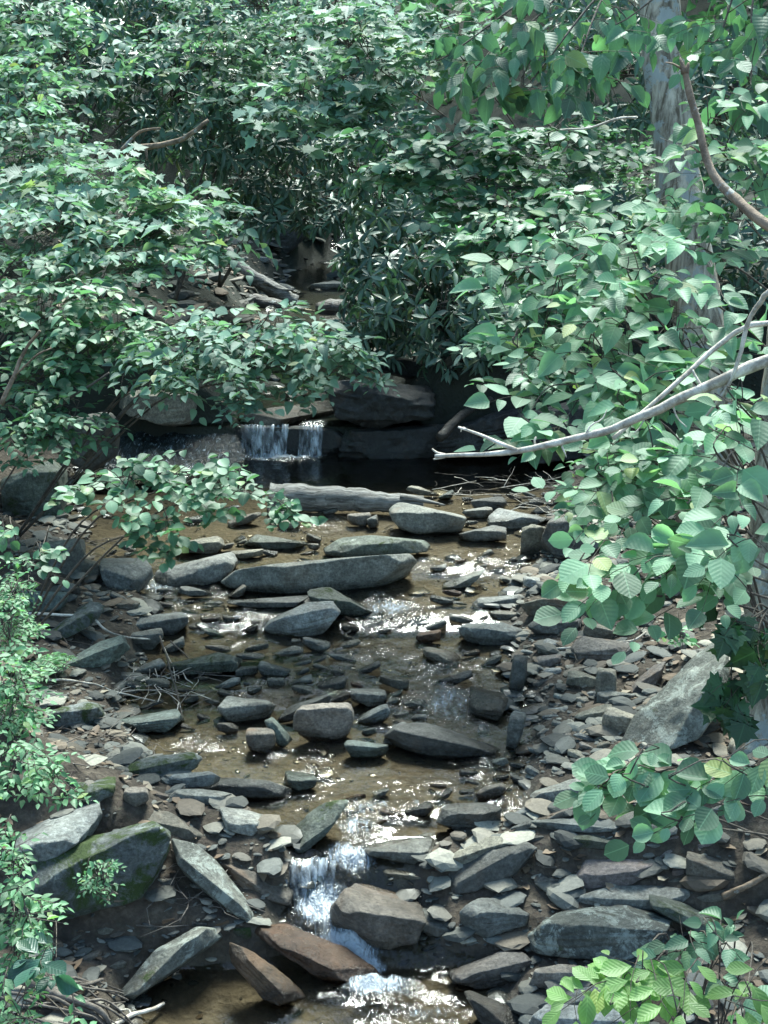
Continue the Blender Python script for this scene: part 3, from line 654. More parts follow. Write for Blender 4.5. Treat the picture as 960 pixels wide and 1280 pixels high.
 ('smooth grey stone between the pool-edge boulder and the banded slab', 'grey', (598, 641, 40, 15, 0), .6, None, {}),
 ('long smooth brown boulder on the right bank', 'brown', [(650,757),(665,742),(735,739),(749,755),(736,773),(670,776)], .68, 'long smooth brown boulder', dict(sharp=9)),
 ('dark blue block jutting into the water at the right bank', 'blue', [(573,790),(585,778),(650,785),(656,798),(636,811),(585,807)], .6, 'jutting dark blue block', dict(sharp=20, wet=.3)),
 ('angular dark grey stone in front of the long smooth brown boulder', 'dark', [(659,788),(680,773),(720,772),(728,785),(710,796),(670,795)], .6, None, {}),
 ('pale flat slab left of the long smooth brown boulder', 'pale', [(587,760),(600,747),(650,743),(653,754),(620,764)], .5, 'pale flat slab', {}),
 ('small cream slab right below the pale flat slab', 'tan', (632, 769, 46, 14, 4), .5, None, {}),
 ('dark brown rock right of the angular dark grey stone', 'brown', (748, 790, 44, 26, -12), .6, None, {}),
 ('pale pinkish slab with worn top on the right gravel bar', 'pink', [(711,816),(730,795),(770,797),(796,810),(772,826),(726,830)], .4, 'pale pinkish slab', {}),
 ('dark thin slab standing on edge at the left side of the gravel bar', 'dark', [(636,862),(642,828),(652,818),(660,822),(658,856),(648,868)], .7, 'dark slab on edge', {}),
 ('dark pointed slab standing on edge beside the lower gravel bar', 'dark', [(632,940),(638,902),(652,888),(658,898),(650,932),(640,946)], .7, None, {}),
 ('cream block left of the upright pale block', 'tan', [(706,858),(710,841),(745,838),(750,850),(740,862)], .6, None, {}),
 ('upright pale block in the middle of the right gravel bar', 'tan', [(744,872),(746,838),(768,834),(771,868),(760,876)], .8, 'upright pale block', dict(sharp=24)),
 ('grey slab lying below the upright pale block', 'grey', (770, 872, 54, 18, 3), .6, None, {}),
 ('brownish angular rock against the big leaning boulder', 'pink', [(782,850),(800,840),(832,827),(824,855),(800,869),(786,862)], .5, None, {}),
 ('smooth tan stone below the grey slab of the gravel bar', 'tan', [(718,892),(735,880),(765,880),(762,892),(745,903),(725,900)], .5, 'smooth tan stone', {}),
 ('round cream and grey stone beside the foot of the leaning boulder', 'tan', [(752,900),(760,883),(790,883),(797,900),(782,921),(760,916)], .6, None, dict(sharp=8)),
 ('huge lichen covered boulder leaning against the right bank', 'lichen', [(765,957),(776,922),(830,860),(868,816),(905,797),(912,840),(908,895),(880,925),(838,940),(800,957)], .28, 'huge leaning boulder', dict(tilt=28, sharp=22)),
 ('thin slab jutting from the water right of the long pointed slab', 'grey', [(552,738),(570,724),(600,711),(606,718),(590,733)], .4, None, {}),
 ('tiny white stone right of the tip of the long pointed slab', 'pale', (548, 710, 24, 11, -5), .5, None, {}),
 ('brown stone at the left bank of the narrow riffle', 'brown', (493, 853, 42, 22, -8), .6, 'brown riffle stone', dict(wet=.2)),
 ('black slab the water pours around above the narrow riffle', 'dark', [(543,856),(560,848),(588,838),(591,848),(570,858)], .5, None, dict(wet=.6)),
 ('smooth brown slab under a skin of water with a pale shine', 'brown', [(585,900),(590,862),(632,858),(636,895),(625,904)], .15, None, dict(wet=1.0, tilt=2)),
 ('cream boulder on the ledge above the left cascade', 'tan', [(148,522),(155,500),(185,487),(235,488),(248,508),(240,530),(190,534)], .6, 'cream ledge boulder', dict(t=14.55)),
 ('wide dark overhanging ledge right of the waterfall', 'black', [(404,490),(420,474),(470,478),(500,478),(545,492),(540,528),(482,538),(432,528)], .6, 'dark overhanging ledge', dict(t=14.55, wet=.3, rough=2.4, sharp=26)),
 ('brown wet lip of rock the waterfall pours over', 'brown', [(292,528),(300,505),(340,498),(410,498),(424,515),(424,530),(350,533)], .12, 'waterfall lip', dict(t=14.8, wet=.8, tilt=0)),
 ('shade-darkened rock face behind the falling water', 'black', [(285,575),(288,530),(430,530),(440,575)], .95, None, dict(t=14.85, wet=.7)),
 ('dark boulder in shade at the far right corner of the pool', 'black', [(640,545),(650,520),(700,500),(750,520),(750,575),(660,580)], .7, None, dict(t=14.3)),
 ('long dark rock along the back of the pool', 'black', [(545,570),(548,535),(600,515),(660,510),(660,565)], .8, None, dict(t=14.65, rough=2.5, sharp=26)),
 ('low rock blackened to look shaded under the overhanging ledge', 'black', [(420,578),(430,535),(560,530),(570,572),(500,574)], .85, None, dict(t=14.72, wet=.4, rough=2.4, sharp=26)),  # fills the dark void below the ledge, shade put into its colour
 ('dark rounded boulder left of the sliding cascade', 'dark', [(75,575),(85,530),(120,515),(150,535),(140,575),(110,590)], .7, None, dict(t=13.6)),
 ('large shaded boulder at the left edge beneath the shrubs', 'green', [(0,650),(0,590),(45,575),(85,600),(82,640),(50,655)], .7, 'large shaded boulder', {}),
 ('shaded grey boulder under the lowest leaves of the left bank', 'grey', (75, 700, 70, 50, -10), .7, None, {}),
 ('round stone beside the flat cracked blue rock', 'brown', (110, 712, 32, 32, 0), .6, None, dict(sharp=8)),
 ('dark green slab leaning at the left bank below the blue cracked rock', 'moss', [(50,800),(60,778),(125,752),(130,765),(110,785),(70,805)], .5, None, {}),
 ('flat stone in the middle of the far upper stream', 'grey', (405, 357, 60, 14, 0), .5, None, dict(wet=.4)),
 ('dark boulder beside the far upper cascade', 'dark', (352, 300, 60, 40, 0), .6, None, {}),
 ('grey boulder left of the far upper cascade', 'grey', (378, 290, 36, 28, 0), .6, None, {}),
 ('blue-grey rock between the sprays right above the waterfall', 'blue', (440, 448, 60, 40, -15), .6, None, dict(t=15.6, wet=.4)),
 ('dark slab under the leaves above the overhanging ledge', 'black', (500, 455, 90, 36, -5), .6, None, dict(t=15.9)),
]
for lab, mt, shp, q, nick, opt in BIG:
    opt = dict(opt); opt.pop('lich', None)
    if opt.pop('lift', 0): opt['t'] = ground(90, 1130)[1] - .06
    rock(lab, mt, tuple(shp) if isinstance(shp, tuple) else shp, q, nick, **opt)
NB = len(ROCKS)

# smaller stones, one object each
COLW = {'grey': 'grey', 'dark': 'dark grey', 'blue': 'blue-grey', 'teal': 'greenish grey', 'pale': 'pale grey', 'tan': 'tan', 'rust': 'rust brown', 'brown': 'brown', 'pink': 'purplish brown', 'lichen': 'lichen spotted', 'green': 'olive'}
REG = [  # cx, cy, rx, ry, count, min w, max w, palette
 (745,905,75,50,30,14,34,'grey dark tan tan pale brown blue'), (700,835,60,35,16,14,32,'tan pale pink grey tan'), (700,960,60,30,9,18,40,'dark grey blue'),
 (250,780,110,50,14,14,30,'grey tan brown teal'), (380,860,110,38,24,14,36,'grey dark tan rust blue'), (230,880,90,40,12,14,32,'brown grey dark'),
 (230,1010,70,50,10,14,34,'brown grey tan'), (470,890,60,25,9,14,30,'blue grey teal'), (600,975,60,30,8,16,40,'grey brown dark'), (610,1060,90,50,13,18,40,'dark grey brown blue'),
 (640,640,90,24,16,10,24,'grey dark brown'), (610,740,60,50,13,12,30,'brown rust grey pale'), (170,745,100,60,12,12,28,'grey brown dark'), (340,700,160,30,9,12,28,'brown dark tan'),
 (255,1140,75,55,26,14,36,'brown dark rust grey'), (150,1180,60,35,8,14,32,'brown dark'), (840,1070,70,60,12,14,34,'brown pink grey'), (780,1130,60,30,5,14,28,'dark grey'), (620,1190,90,60,12,16,38,'dark brown rust blue'),
 (300,345,60,25,13,9,24,'grey tan brown pale'), (330,835,150,50,14,24,46,'grey blue tan pale'), (590,800,60,30,5,22,40,'rust brown grey'), (300,655,150,30,6,20,40,'brown dark grey'), (620,1080,80,40,8,26,52,'grey dark tan'), (850,1110,80,70,8,22,46,'grey brown'), (240,1030,80,30,6,24,44,'grey brown tan'), (440,780,60,20,6,10,22,'tan rust brown'), (400,800,40,18,6,10,20,'tan pale'), (860,1000,50,30,5,14,30,'grey brown'),
 (470,1010,60,25,6,14,30,'dark rust grey')]
used_lab = set()
small = []
for cx, cy, rx, ry, cnt, w0, w1, pal in REG:
    tries = 0; k = 0
    while k < cnt and tries < 500:
        tries += 1
        a = RS.random() * 6.283; r = math.sqrt(RS.random()); px = cx + rx * r * math.cos(a); py = cy + ry * r * math.sin(a)
        w = 1.12 * (w0 + (w1 - w0) * RS.random() ** 1.3); w *= 1.15; h = w * RS.uniform(.24, .62)
        if any(abs(px - b[0]) < .42 * (b[2] + w) and abs(py - b[1]) < .45 * (b[3] + h) for b in ROCKS[:NB]): continue
        if any(abs(px - b[0]) < .42 * (b[2] + w) and abs(py - b[1]) < .40 * (b[3] + h) for b in ROCKS[NB:]): continue
        Gp = wz_at(px, py)
        if turb(Gp[:1], Gp[1:2])[0] > .75: continue
        mt = RS.choice(pal.split()); k += 1
        shp = 'thin' if h < .33 * w else 'flat' if h < .44 * w else 'chunky' if h > .54 * w else 'oblong'
        sz = 'tiny' if w < 17 else 'small' if w < 26 else 'middling'
        cands = sorted([b for b in ROCKS[:NB] if b[4]], key=lambda b: (b[0] - px) ** 2 + (2 * (b[1] - py)) ** 2)[:5]
        lab = None
        for b in cands:
            dx = (px - b[0]) / (b[2] / 2 + 10); dy = (py - b[1]) / (b[3] / 2 + 10)
            near = 'just' if max(abs(dx), abs(dy)) < 1.8 else 'a little way' if max(abs(dx), abs(dy)) < 4 else 'well'
            rel = ('right of' if dx > 0 else 'left of') if abs(dx) > 1.6 * abs(dy) else ('below' if dy > 0 else 'above') if abs(dy) > 1.6 * abs(dx) else (('below' if dy > 0 else 'above') + ' and ' + ('right of' if dx > 0 else 'left of'))
            l = f'{sz} {shp} {COLW[mt]} stone {near} {rel} the {b[4]}'
            if l not in used_lab and len(l.split()) <= 16: lab = l; break
        if lab is None: k -= 1; continue
        used_lab.add(lab)
        rock(lab, mt, (px, py, w, h, RS.uniform(-22, 28)), RS.uniform(.35, .7), None, level=4 if w > 20 else 3, name='stone', cat='stone', group='smaller stones of the stream bed', sink=.25)

# gravel and pebbles: nobody could count them
def scatter(n, dens, box, seed):
    rs = np.random.RandomState(seed); x = rs.uniform(box[0], box[1], n * 6); y = rs.uniform(box[2], box[3], n * 6)
    k = rs.rand(n * 6) < dens(x, y); x, y = x[k][:n], y[k][:n]
    return x, y, H(x, y), rs
def edge_d(x, y):
    return np.maximum(np.interp(y, EY, EL) - x, x - np.interp(y, EY, ER))
def dens_gravel(x, y):
    e = edge_d(x, y); nn = fbm(np.stack([x, y, 0 * x], 1) * 1.6, 3, 61)
    right = (x > 0)
    g = np.where(right, np.exp(-np.maximum(0, e) / 1.7), np.exp(-np.maximum(0, e) / .7)) * sstep(-.35, .25, nn + .25)
    inn = sstep(-.18, .0, e) + .05
    return g * inn * (y < 14.2) * (turb(x, y) < .55) * (1 - .75 * ((y > 12.9) & (e < 0)))
def gravel(name, n, smin, smax, seed, cols, label, box=(-3.2, 3.6, 5.2, 14.3), lv=1, dens=None):
    x, y, z, rs = scatter(n, dens or dens_gravel, box, seed); n = len(x)
    D, Fc = ico(lv + 1); k = len(D)
    s = smin + (smax - smin) * rs.rand(n) ** 2.6
    NT = rs.normal(0, 1, (24, 11, 3)); NT /= np.linalg.norm(NT, axis=2)[..., None]; HT = rs.uniform(.55, 1.0, (24, 11)); RT = 1 / np.maximum(np.einsum('kc,tpc->tkp', D, NT), 1e-3) * HT[:, None]; RT = np.minimum(RT.min(2), 1.15)
    V = D[None] * RT[rs.randint(0, 24, n)][..., None] * np.stack([s, s * rs.uniform(.55, .95, n), s * rs.uniform(.13, .38, n)], 1)[:, None]
    a = rs.uniform(0, 6.28, n); c, s_ = np.cos(a)[:, None], np.sin(a)[:, None]
    tx = rs.uniform(-.35, .35, (n, 1)); VX = V[..., 0] * c - V[..., 1] * s_; VY = V[..., 0] * s_ + V[..., 1] * c; VZ = V[..., 2] + VX * tx
    P = np.stack([VX + x[:, None], VY + y[:, None], VZ + z[:, None] + .15 * s[:, None]], 2).reshape(-1, 3)
    Fx = (Fc[None] + (np.arange(n) * k)[:, None, None]).reshape(-1, 3)
    rnd = np.repeat(rs.rand(n), k)
    struct(name, mesh(name, P, Fx, cols, smooth=False, attr={'rnd': rnd, 'wet': wetness(P, .05)}), label, 'gravel', 'stuff')
m, nt, bs, out = mk('mixed gravel'); r = attr(nt, 'rnd'); obj = N(nt, 'TexCoord').outputs['Object']
c = ramp(nt, r, (0, (.03, .032, .03)), (.3, (.11, .115, .105)), (.45, (.10, .068, .042)), (.6, (.20, .185, .15)), (.78, (.06, .062, .055)), (.92, (.20, .195, .165)), (1.0, (.31, .295, .24)))
c = mix(nt, .6, c, ramp(nt, noise(nt, obj, 60, 5, .7), (.3, .55), (.7, 1.35)), 'MULTIPLY')
w = attr(nt, 'wet'); nt.links.new(mix(nt, w, c, mix(nt, 1.0, c, .4, 'MULTIPLY')), bs.inputs['Base Color'])
nt.links.new(mth(nt, 'SUBTRACT', .8, mth(nt, 'MULTIPLY', w, .6)), bs.inputs['Roughness'])
nt.links.new(bump(nt, noise(nt, obj, 90, 4), .5, .004), bs.inputs['Normal'])
gravel('gravel', 9000, .006, .034, 11, m, 'fine mixed gravel along the stream and its bars', dens=lambda x, y: np.maximum(dens_gravel(x, y), .16 * (y < 12.8) * (edge_d(x, y) < 0)))
gravel('pebble_bed', 3300, .018, .12, 12, m, 'loose flat pebbles and chips between the larger rocks', lv=1)
gravel('upper_stream_stones', 520, .05, .28, 13, m, 'shaded stones heaped along the upper stream', (-4.5, 2.0, 15, 31), 1, lambda x, y: np.exp(-np.maximum(0, edge_d(x, y)) / .9) * (.25 + .75 * (edge_d(x, y) > -.1)))

# ------------------------------------------------------------------ wood: trunks, logs, dead branches, roots, twigs
def ptube(T, pts, r0, r1, k=7, n=16, jit=.12, seed=0, wob=0.0):
    """pts: (px, py, depth); radii in metres"""
    P = spline([at(*p) for p in pts], n)
    if wob: P = P + wob * np.stack([fbm(P * 5 + seed + 9 * i, 3, 70 + i) for i in range(3)], 1)
    T.add(P, np.linspace(r0, r1, n) * (1 + .14 * fbm(P * 14 + seed, 3, 8)), k, jit, seed)
    return P
def wood(name, label, cat, mat, parts, group=None):
    """parts: list of (part name, [(pts, r0, r1, k, n, wobble)...]); one part only -> the thing itself"""
    if len(parts) == 1:
        T = Tubes()
        for i, (pts, r0, r1, k, n, wb) in enumerate(parts[0][1]): ptube(T, pts, r0, r1, k, n, .18, i * 3 + len(label), wb)
        return tag(link(name, T.mesh(name, BK[mat])), label, cat, group)
    root = bpy.data.objects.new(name, None); COL.objects.link(root); tag(root, label, cat, group)
    for pn, segs in parts:
        T = Tubes()
        for i, (pts, r0, r1, k, n, wb) in enumerate(segs): ptube(T, pts, r0, r1, k, n, .18, i * 3 + len(label), wb)
        link(pn, T.mesh(pn, BK[mat]), root)
    return root
UZ0 = np.array([0, 0, 1.0])
# two trees on the right bank: trunk with flare, a few limbs; crowns are above the picture
def trunk(label, base, pts, r0, r1, limbs, leafs=None):
    root = bpy.data.objects.new('tree', None); COL.objects.link(root); tag(root, label, 'tree'); root.location = (0, 0, 0)
    P = spline(pts, 60); T = Tubes(); rr = np.linspace(r0, r1, 60); rr[:8] += r0 * .5 * np.linspace(1, 0, 8) ** 2
    rr = rr * (1 + .05 * fbm(P * 2.0, 2, 4))
    T.add(P, rr, 28, .22, 3); link('trunk', T.mesh('trunk', BK['trunk']), root)
    for l in limbs:
        T = Tubes(); T.add(spline(l[0], 18), np.linspace(l[1], l[1] * .3, 18), 8, .1, 2); link('limb', T.mesh('limb', BK['trunk']), root)
    return root
def bz(px, py, d, dz=0): p = at(px, py, d); return (p[0], p[1], p[2] + dz)
A0 = at(902, 520, 11.5); A0[2] = H(A0[0], A0[1])[0] - .1
TREE1 = trunk('tall tree with pale lichened bark rising behind the right bank shrubs', A0, [A0, bz(872, 400, 11.5), bz(852, 250, 11.45), bz(838, 130, 11.4), bz(824, 0, 11.4), bz(808, -160, 11.3), bz(815, -420, 11.3)], .205, .15,
              [([bz(812, -200, 11.3), bz(700, -330, 11.6), bz(560, -420, 12)], .05), ([bz(812, -260, 11.3), bz(930, -360, 10.8), bz(1060, -420, 10.4)], .05)])
B0, TB = ground(962, 925); B0 = B0 - UZ0 * .06
TREE2 = trunk('grey tree trunk at the right edge behind the big leaning boulder', B0, [B0, bz(960, 840, TB), bz(960, 740, TB), bz(968, 600, TB), bz(985, 430, TB), bz(1010, 100, TB), bz(1020, -300, TB)], .15, .10,
              [([bz(1005, 0, TB), bz(930, -160, TB), bz(820, -320, TB + .4)], .045)])
wood('dead_branch', 'bleached bare branch reaching out over the pool from the right edge', 'branch', 'bleached', [
 ('main_limb', [([(545,570,4.9),(600,568,4.85),(650,563,4.8),(740,545,4.7),(800,522,4.6),(870,490,4.5),(960,452,4.4),(1080,420,4.3),(1400,300,4.3),(1800,60,4.5)], .006, .026, 9, 46, .010),
                ([(556,569,4.89),(546,566,4.9),(540,561,4.9)], .006, .003, 5, 5, 0), ([(556,571,4.89),(548,573,4.9),(542,574,4.9)], .005, .003, 5, 5, 0)]),
 ('side_twig', [([(646,563,4.8),(622,553,4.82),(600,543,4.86),(573,534,4.9)], .008, .004, 6, 12, .004), ([(584,537,4.88),(578,534,4.9),(576,540,4.9)], .003, .002, 4, 4, 0)]),
 ('forked_twig', [([(766,548,4.68),(800,518,4.7),(850,474,4.72),(900,430,4.75),(930,410,4.7),(962,404,4.65),(1100,404,4.4)], .007, .011, 6, 24, .005)]),
 ('crossing_twig', [([(880,524,4.5),(908,486,4.45),(925,448,4.4),(935,405,4.36),(950,378,4.3),(975,355,4.25),(1100,300,4.25),(1320,318,4.28)], .005, .010, 6, 20, .004)]),
 ('side_twig', [([(808,519,4.6),(800,534,4.58),(793,541,4.56)], .003, .002, 4, 5, 0), ([(700,553,4.75),(706,566,4.74),(708,572,4.74)], .004, .001, 4, 5, 0), ([(730,547,4.7),(738,532,4.7),(752,524,4.7),(758,512,4.7)], .004, .0015, 5, 8, .003), ([(840,504,4.55),(846,522,4.54),(858,534,4.52)], .004, .0015, 5, 8, .003), ([(905,474,4.47),(918,496,4.46),(926,520,4.45)], .004, .001, 5, 8, .003), ([(672,560,4.8),(668,553,4.79),(670,546,4.79)], .005, .003, 5, 4, 0), ([(880,487,4.5),(868,468,4.5),(866,462,4.5)], .005, .003, 4, 5, 0)]),
])
wood('broken_limb', 'thick brown broken limb with a pale splintered tip hanging in front of the tall tree', 'branch', 'brownwood', [
 ('limb', [([(857,88,4.6),(864,120,4.6),(876,170,4.58),(890,215,4.55),(915,245,4.5),(960,282,4.4),(1060,340,4.3),(1400,420,4.3),(1800,380,4.5)], .010, .021, 9, 34, .010)]),
 ('splinter', [([(856,92,4.6),(853,80,4.6),(850,72,4.6)], .013, .003, 5, 5, 0), ([(858,92,4.6),(860,82,4.6),(861,78,4.6)], .010, .003, 5, 5, 0), ([(852,86,4.6),(842,80,4.6),(832,78,4.62)], .004, .002, 4, 5, 0), ([(874,190,4.57),(866,184,4.56),(862,183,4.56)], .004, .002, 4, 4, 0)]),
])
G1, t1 = ground(430, 640)
tl = t1 + .05
L = wood('fallen_log', 'weathered grey log with a splintered end along the near edge of the dark pool', 'log', 'greywood', [
 ('log', [([(334,622,tl),(400,624,tl-.02),(470,628,tl-.05),(528,630,tl-.08)], .140, .070, 22, 40, .03)]),
 ('splinter', [([(500,622,tl-.12),(530,626,tl-.14),(556,632,tl-.14)], .035, .008, 7, 8, .01), ([(500,632,tl-.14),(520,634,tl-.16),(540,637,tl-.16)], .03, .008, 6, 8, .01)]),
])
t2 = ground(330, 372)[1]
wood('dead_log', 'broken dark log with a pale worn flank leaning at the upper pool', 'log', 'greywood', [('log', [([(282,312,t2-.4),(300,335,t2-.4),(335,358,t2-.4),(372,378,t2-.4)], .10, .12, 12, 24, .04), ([(330,352,t2-.5),(350,362,t2-.5),(368,362,t2-.5)], .04, .015, 6, 8, .02)])])
wood('dead_log', 'black rotten log lying low, left of the pale worn log upstream', 'log', 'darkwood', [('log', [([(205,352,t2-.8),(250,362,t2-.8),(300,374,t2-.8),(352,386,t2-.8)], .10, .13, 12, 24, .05)])])
wood('dead_log', 'dark log across the outlet of the upper pool beside the hanging spray', 'log', 'darkwood', [('log', [([(395,388,t2-1.2),(440,384,t2-1.2),(490,374,t2-1.2),(540,360,t2-1.2)], .12, .16, 12, 24, .05)])])
wood('dead_log', 'brown log propped in the dark under the right shrubs behind the pool', 'log', 'darkwood', [('log', [([(548,545,14.3),(570,525,14.5),(600,505,14.8),(625,492,15)], .05, .035, 10, 20, .04)])])
def groot(segs): return [([(x, y, ground(x, y, False)[1] - .02 - dz) for x, y, dz in s], a, b, 6, 24, .015) for s, a, b in segs]
rr = random.Random(3); segs = [([(-20,1198,.15),(40,1225,.12),(95,1252,.08),(140,1285,.04)], .030, .014), ([(0,1215,.1),(60,1240,.1),(120,1262,.06),(146,1292,.04)], .022, .010), ([(20,1215,.1),(70,1222,.06),(100,1232,.05),(128,1225,.05)], .020, .008)]
for i in range(16):
    x = rr.uniform(-20, 60); y = rr.uniform(1212, 1275); segs.append(([(x,y,.08),(x+rr.uniform(25,45),y+rr.uniform(0,18),.10),(x+rr.uniform(60,85),y+rr.uniform(8,34),.05),(x+rr.uniform(95,130),y+rr.uniform(18,55),.03)], rr.uniform(.006,.012), rr.uniform(.002,.005)))
wood('tree_root', 'tangle of bare grey roots spilling down the left bank at the bottom corner', 'roots', 'root', [('root', groot(segs))])
wood('stick', 'pale broken stick lying at the lower pool edge beside the roots', 'stick', 'bleached', [('stick', groot([([(140,1282,.03),(165,1270,.05),(185,1264,.05),(203,1254,.05)], .012, .008), ([(165,1270,.05),(160,1262,.08),(150,1262,.1)], .006, .003)]))])
wood('stick', 'thin pale stick arching along the left bank above the big pale green rock', 'stick', 'bleached', [('stick', groot([([(34,768,.1),(75,769,.25),(112,772,.3),(135,789,.22),(165,798,.15),(204,800,.06)], .011, .006)]))])
wood('stick', 'bare forked twig standing in the gravel between the twig pile and the weedy rock', 'stick', 'twig', [('stick', groot([([(200,795,.3),(212,830,.2),(222,870,.1),(230,905,.02)], .007, .005), ([(212,800,.3),(235,822,.2),(250,845,.1)], .006, .004)]))])
wood('stick', 'long thin bleached stick lying on the mud left of the twig pile', 'stick', 'bleached', [('stick', groot([([(60,850,.05),(100,852,.08),(150,866,.06),(210,880,.03)], .008, .004)]))])
wood('stick', 'light brown stick lying on the right bank gravel at the picture edge', 'stick', 'brownwood', [('stick', groot([([(905,1120,.02),(935,1105,.04),(975,1085,.04)], .018, .012)]))])
wood('stick', 'pale forked stick lying above the right gravel bar under the leaves', 'stick', 'bleached', [('stick', groot([([(690,812,.03),(740,806,.06),(790,800,.05),(806,790,.05)], .010, .006), ([(780,802,.05),(800,812,.03),(812,816,.02)], .006, .003)]))])
def twigs(name, n, regs, smin, smax, label, seed, mat):
    rs = random.Random(seed); T = Tubes()
    for i in range(n):
        cx, cy, rx, ry = regs[i % len(regs)]; a = rs.random() * 6.28; r = math.sqrt(rs.random())
        P, t = ground(cx + rx * r * math.cos(a), cy + ry * r * math.sin(a), True); L = rs.uniform(smin, smax); b = rs.uniform(0, 6.28); e = rs.uniform(-.10, .12)
        d = np.array([math.cos(b), math.sin(b), e]); up = .008 + .05 * rs.random() ** 2.5
        Q = [P + np.array([0, 0, up]) + d * L * (k / 4 - .5) + np.array([rs.uniform(-1, 1), rs.uniform(-1, 1), rs.uniform(-.5, .5)]) * L * .06 for k in range(5)]
        r0 = rs.uniform(.0015, .0045); T.add(Q, np.linspace(r0, r0 * .5, 5), 4)
    struct(name, T.mesh(name, BK[mat]), label, 'twigs', 'stuff')
twigs('twig_debris', 260, [(640,612,110,22),(690,640,70,30),(205,860,70,28),(130,700,60,30),(100,850,50,60),(230,1110,60,50),(760,800,80,40),(150,940,90,40),(300,330,70,20)], .12, .5, 'thin dead twigs and drift debris strewn over the banks', 5, 'root')
twigs('drift_sticks', 55, [(650,612,90,16),(200,855,55,22),(690,632,50,22)], .25, .7, 'pale driftwood sticks piled beside the dark pool and gravel', 6, 'bleached')
# dead leaves on the ground
def litter():
    x, y, z, rs = scatter(9000, lambda x, y: np.clip(edge_d(x, y) * 1.6 + .04, 0, 1) * (y < 26), (-4.5, 5, 5, 26), 77)
    n = len(x); s = rs.uniform(.015, .05, n)
    B = np.array([[-1, 0, .0], [-.3, .5, .25], [.5, .42, .1], [1, 0, .2], [.4, -.45, .3], [-.4, -.42, .1]])
    a = rs.uniform(0, 6.28, n); V = B[None] * s[:, None, None]; c, s_ = np.cos(a)[:, None], np.sin(a)[:, None]
    P = np.stack([V[..., 0] * c - V[..., 1] * s_ + x[:, None], V[..., 0] * s_ + V[..., 1] * c + y[:, None], V[..., 2] + V[..., 0] * rs.uniform(-.5, .5, (n, 1)) + z[:, None] + .012], 2).reshape(-1, 3)
    o = (np.arange(n) * 6)[:, None]; Fc = np.concatenate([o + [[0, 1, 2, 3]], o + [[0, 3, 4, 5]]])
    m, nt, bs, out = mk('dead leaves'); r = attr(nt, 'rnd')
    nt.links.new(ramp(nt, r, (0, (.05, .033, .022)), (.5, (.13, .085, .05)), (.85, (.20, .15, .10)), (1, (.34, .30, .22))), bs.inputs['Base Color']); bs.inputs['Roughness'].default_value = .7
    struct('leaf_litter', mesh('leaf_litter', P, Fc, m, attr={'rnd': np.repeat(rs.rand(n), 6)}), 'brown dead leaves lying on the banks', 'leaf litter', 'stuff')
litter()

# ------------------------------------------------------------------ leaves
def template(w, K, prof, fold, curl):
    ts = np.linspace(0, 1, K + 1); V = []; uv = []
    for t in ts:
        hw = w / 2 * max(0, prof(t)); z = -curl * t * t
        for s in (-1, 0, 1): V.append((t, s * hw, z + abs(s) * hw * fold)); uv.append((t, .5 + s * .5 * prof(t)))
    Fq = []
    for i in range(K):
        a = i * 3; Fq += [(a, a + 1, a + 4, a + 3), (a + 1, a + 2, a + 5, a + 4)]
    return np.array(V), np.array(uv), np.array(Fq)
def lobed(pts, fold, curl):
    V = [(.0, 0, 0)] + [(x, y, -curl * (x * x) + fold * abs(y)) for x, y in pts]
    uv = [(x, .5 + y) for x, y, _ in V]; n = len(pts)
    Fq = [(0, i, i + 1) for i in range(1, n)]
    return np.array(V), np.array(uv), np.array(Fq)
ov = lambda t: (math.sin(math.pi * min(1, t ** .72)) ** .8) if 0 < t < 1 else .0
ell = lambda t: (math.sin(math.pi * t) ** .62) if 0 < t < 1 else .0
obo = lambda t: (math.sin(math.pi * t ** 1.35) ** .7) if 0 < t < 1 else .0
MP = [(.0,-.02),(-.12,-.22),(.05,-.30),(.02,-.52),(.22,-.40),(.38,-.62),(.45,-.34),(.60,-.30),(.68,-.16),(1.0,0),(.68,.16),(.60,.30),(.45,.34),(.38,.62),(.22,.40),(.02,.52),(.05,.30),(-.12,.22),(.0,.02)]
TP = {
 'ovate': [template(.62, 5, ov, f, c) for f, c in ((.25, .12), (.12, .22), (.35, .05))],
 'round': [template(.78, 5, ell, f, c) for f, c in ((.2, .1), (.05, .2), (.3, .0))],
 'obovate': [template(.60, 5, obo, f, c) for f, c in ((.2, .1), (.1, .22), (.3, .0))],
 'lance': [template(.27, 4, ell, f, c) for f, c in ((.4, .12), (.2, .3), (.5, .05))],
 'elliptic': [template(.48, 4, ell, f, c) for f, c in ((.3, .1), (.1, .25), (.35, .0))],
 'lobed': [lobed(MP, f, c) for f, c in ((.15, .1), (.0, .2), (.25, .0))],
 'small': [template(.50, 3, ov, f, c) for f, c in ((.3, .1), (.1, .25), (.35, .0))],
}
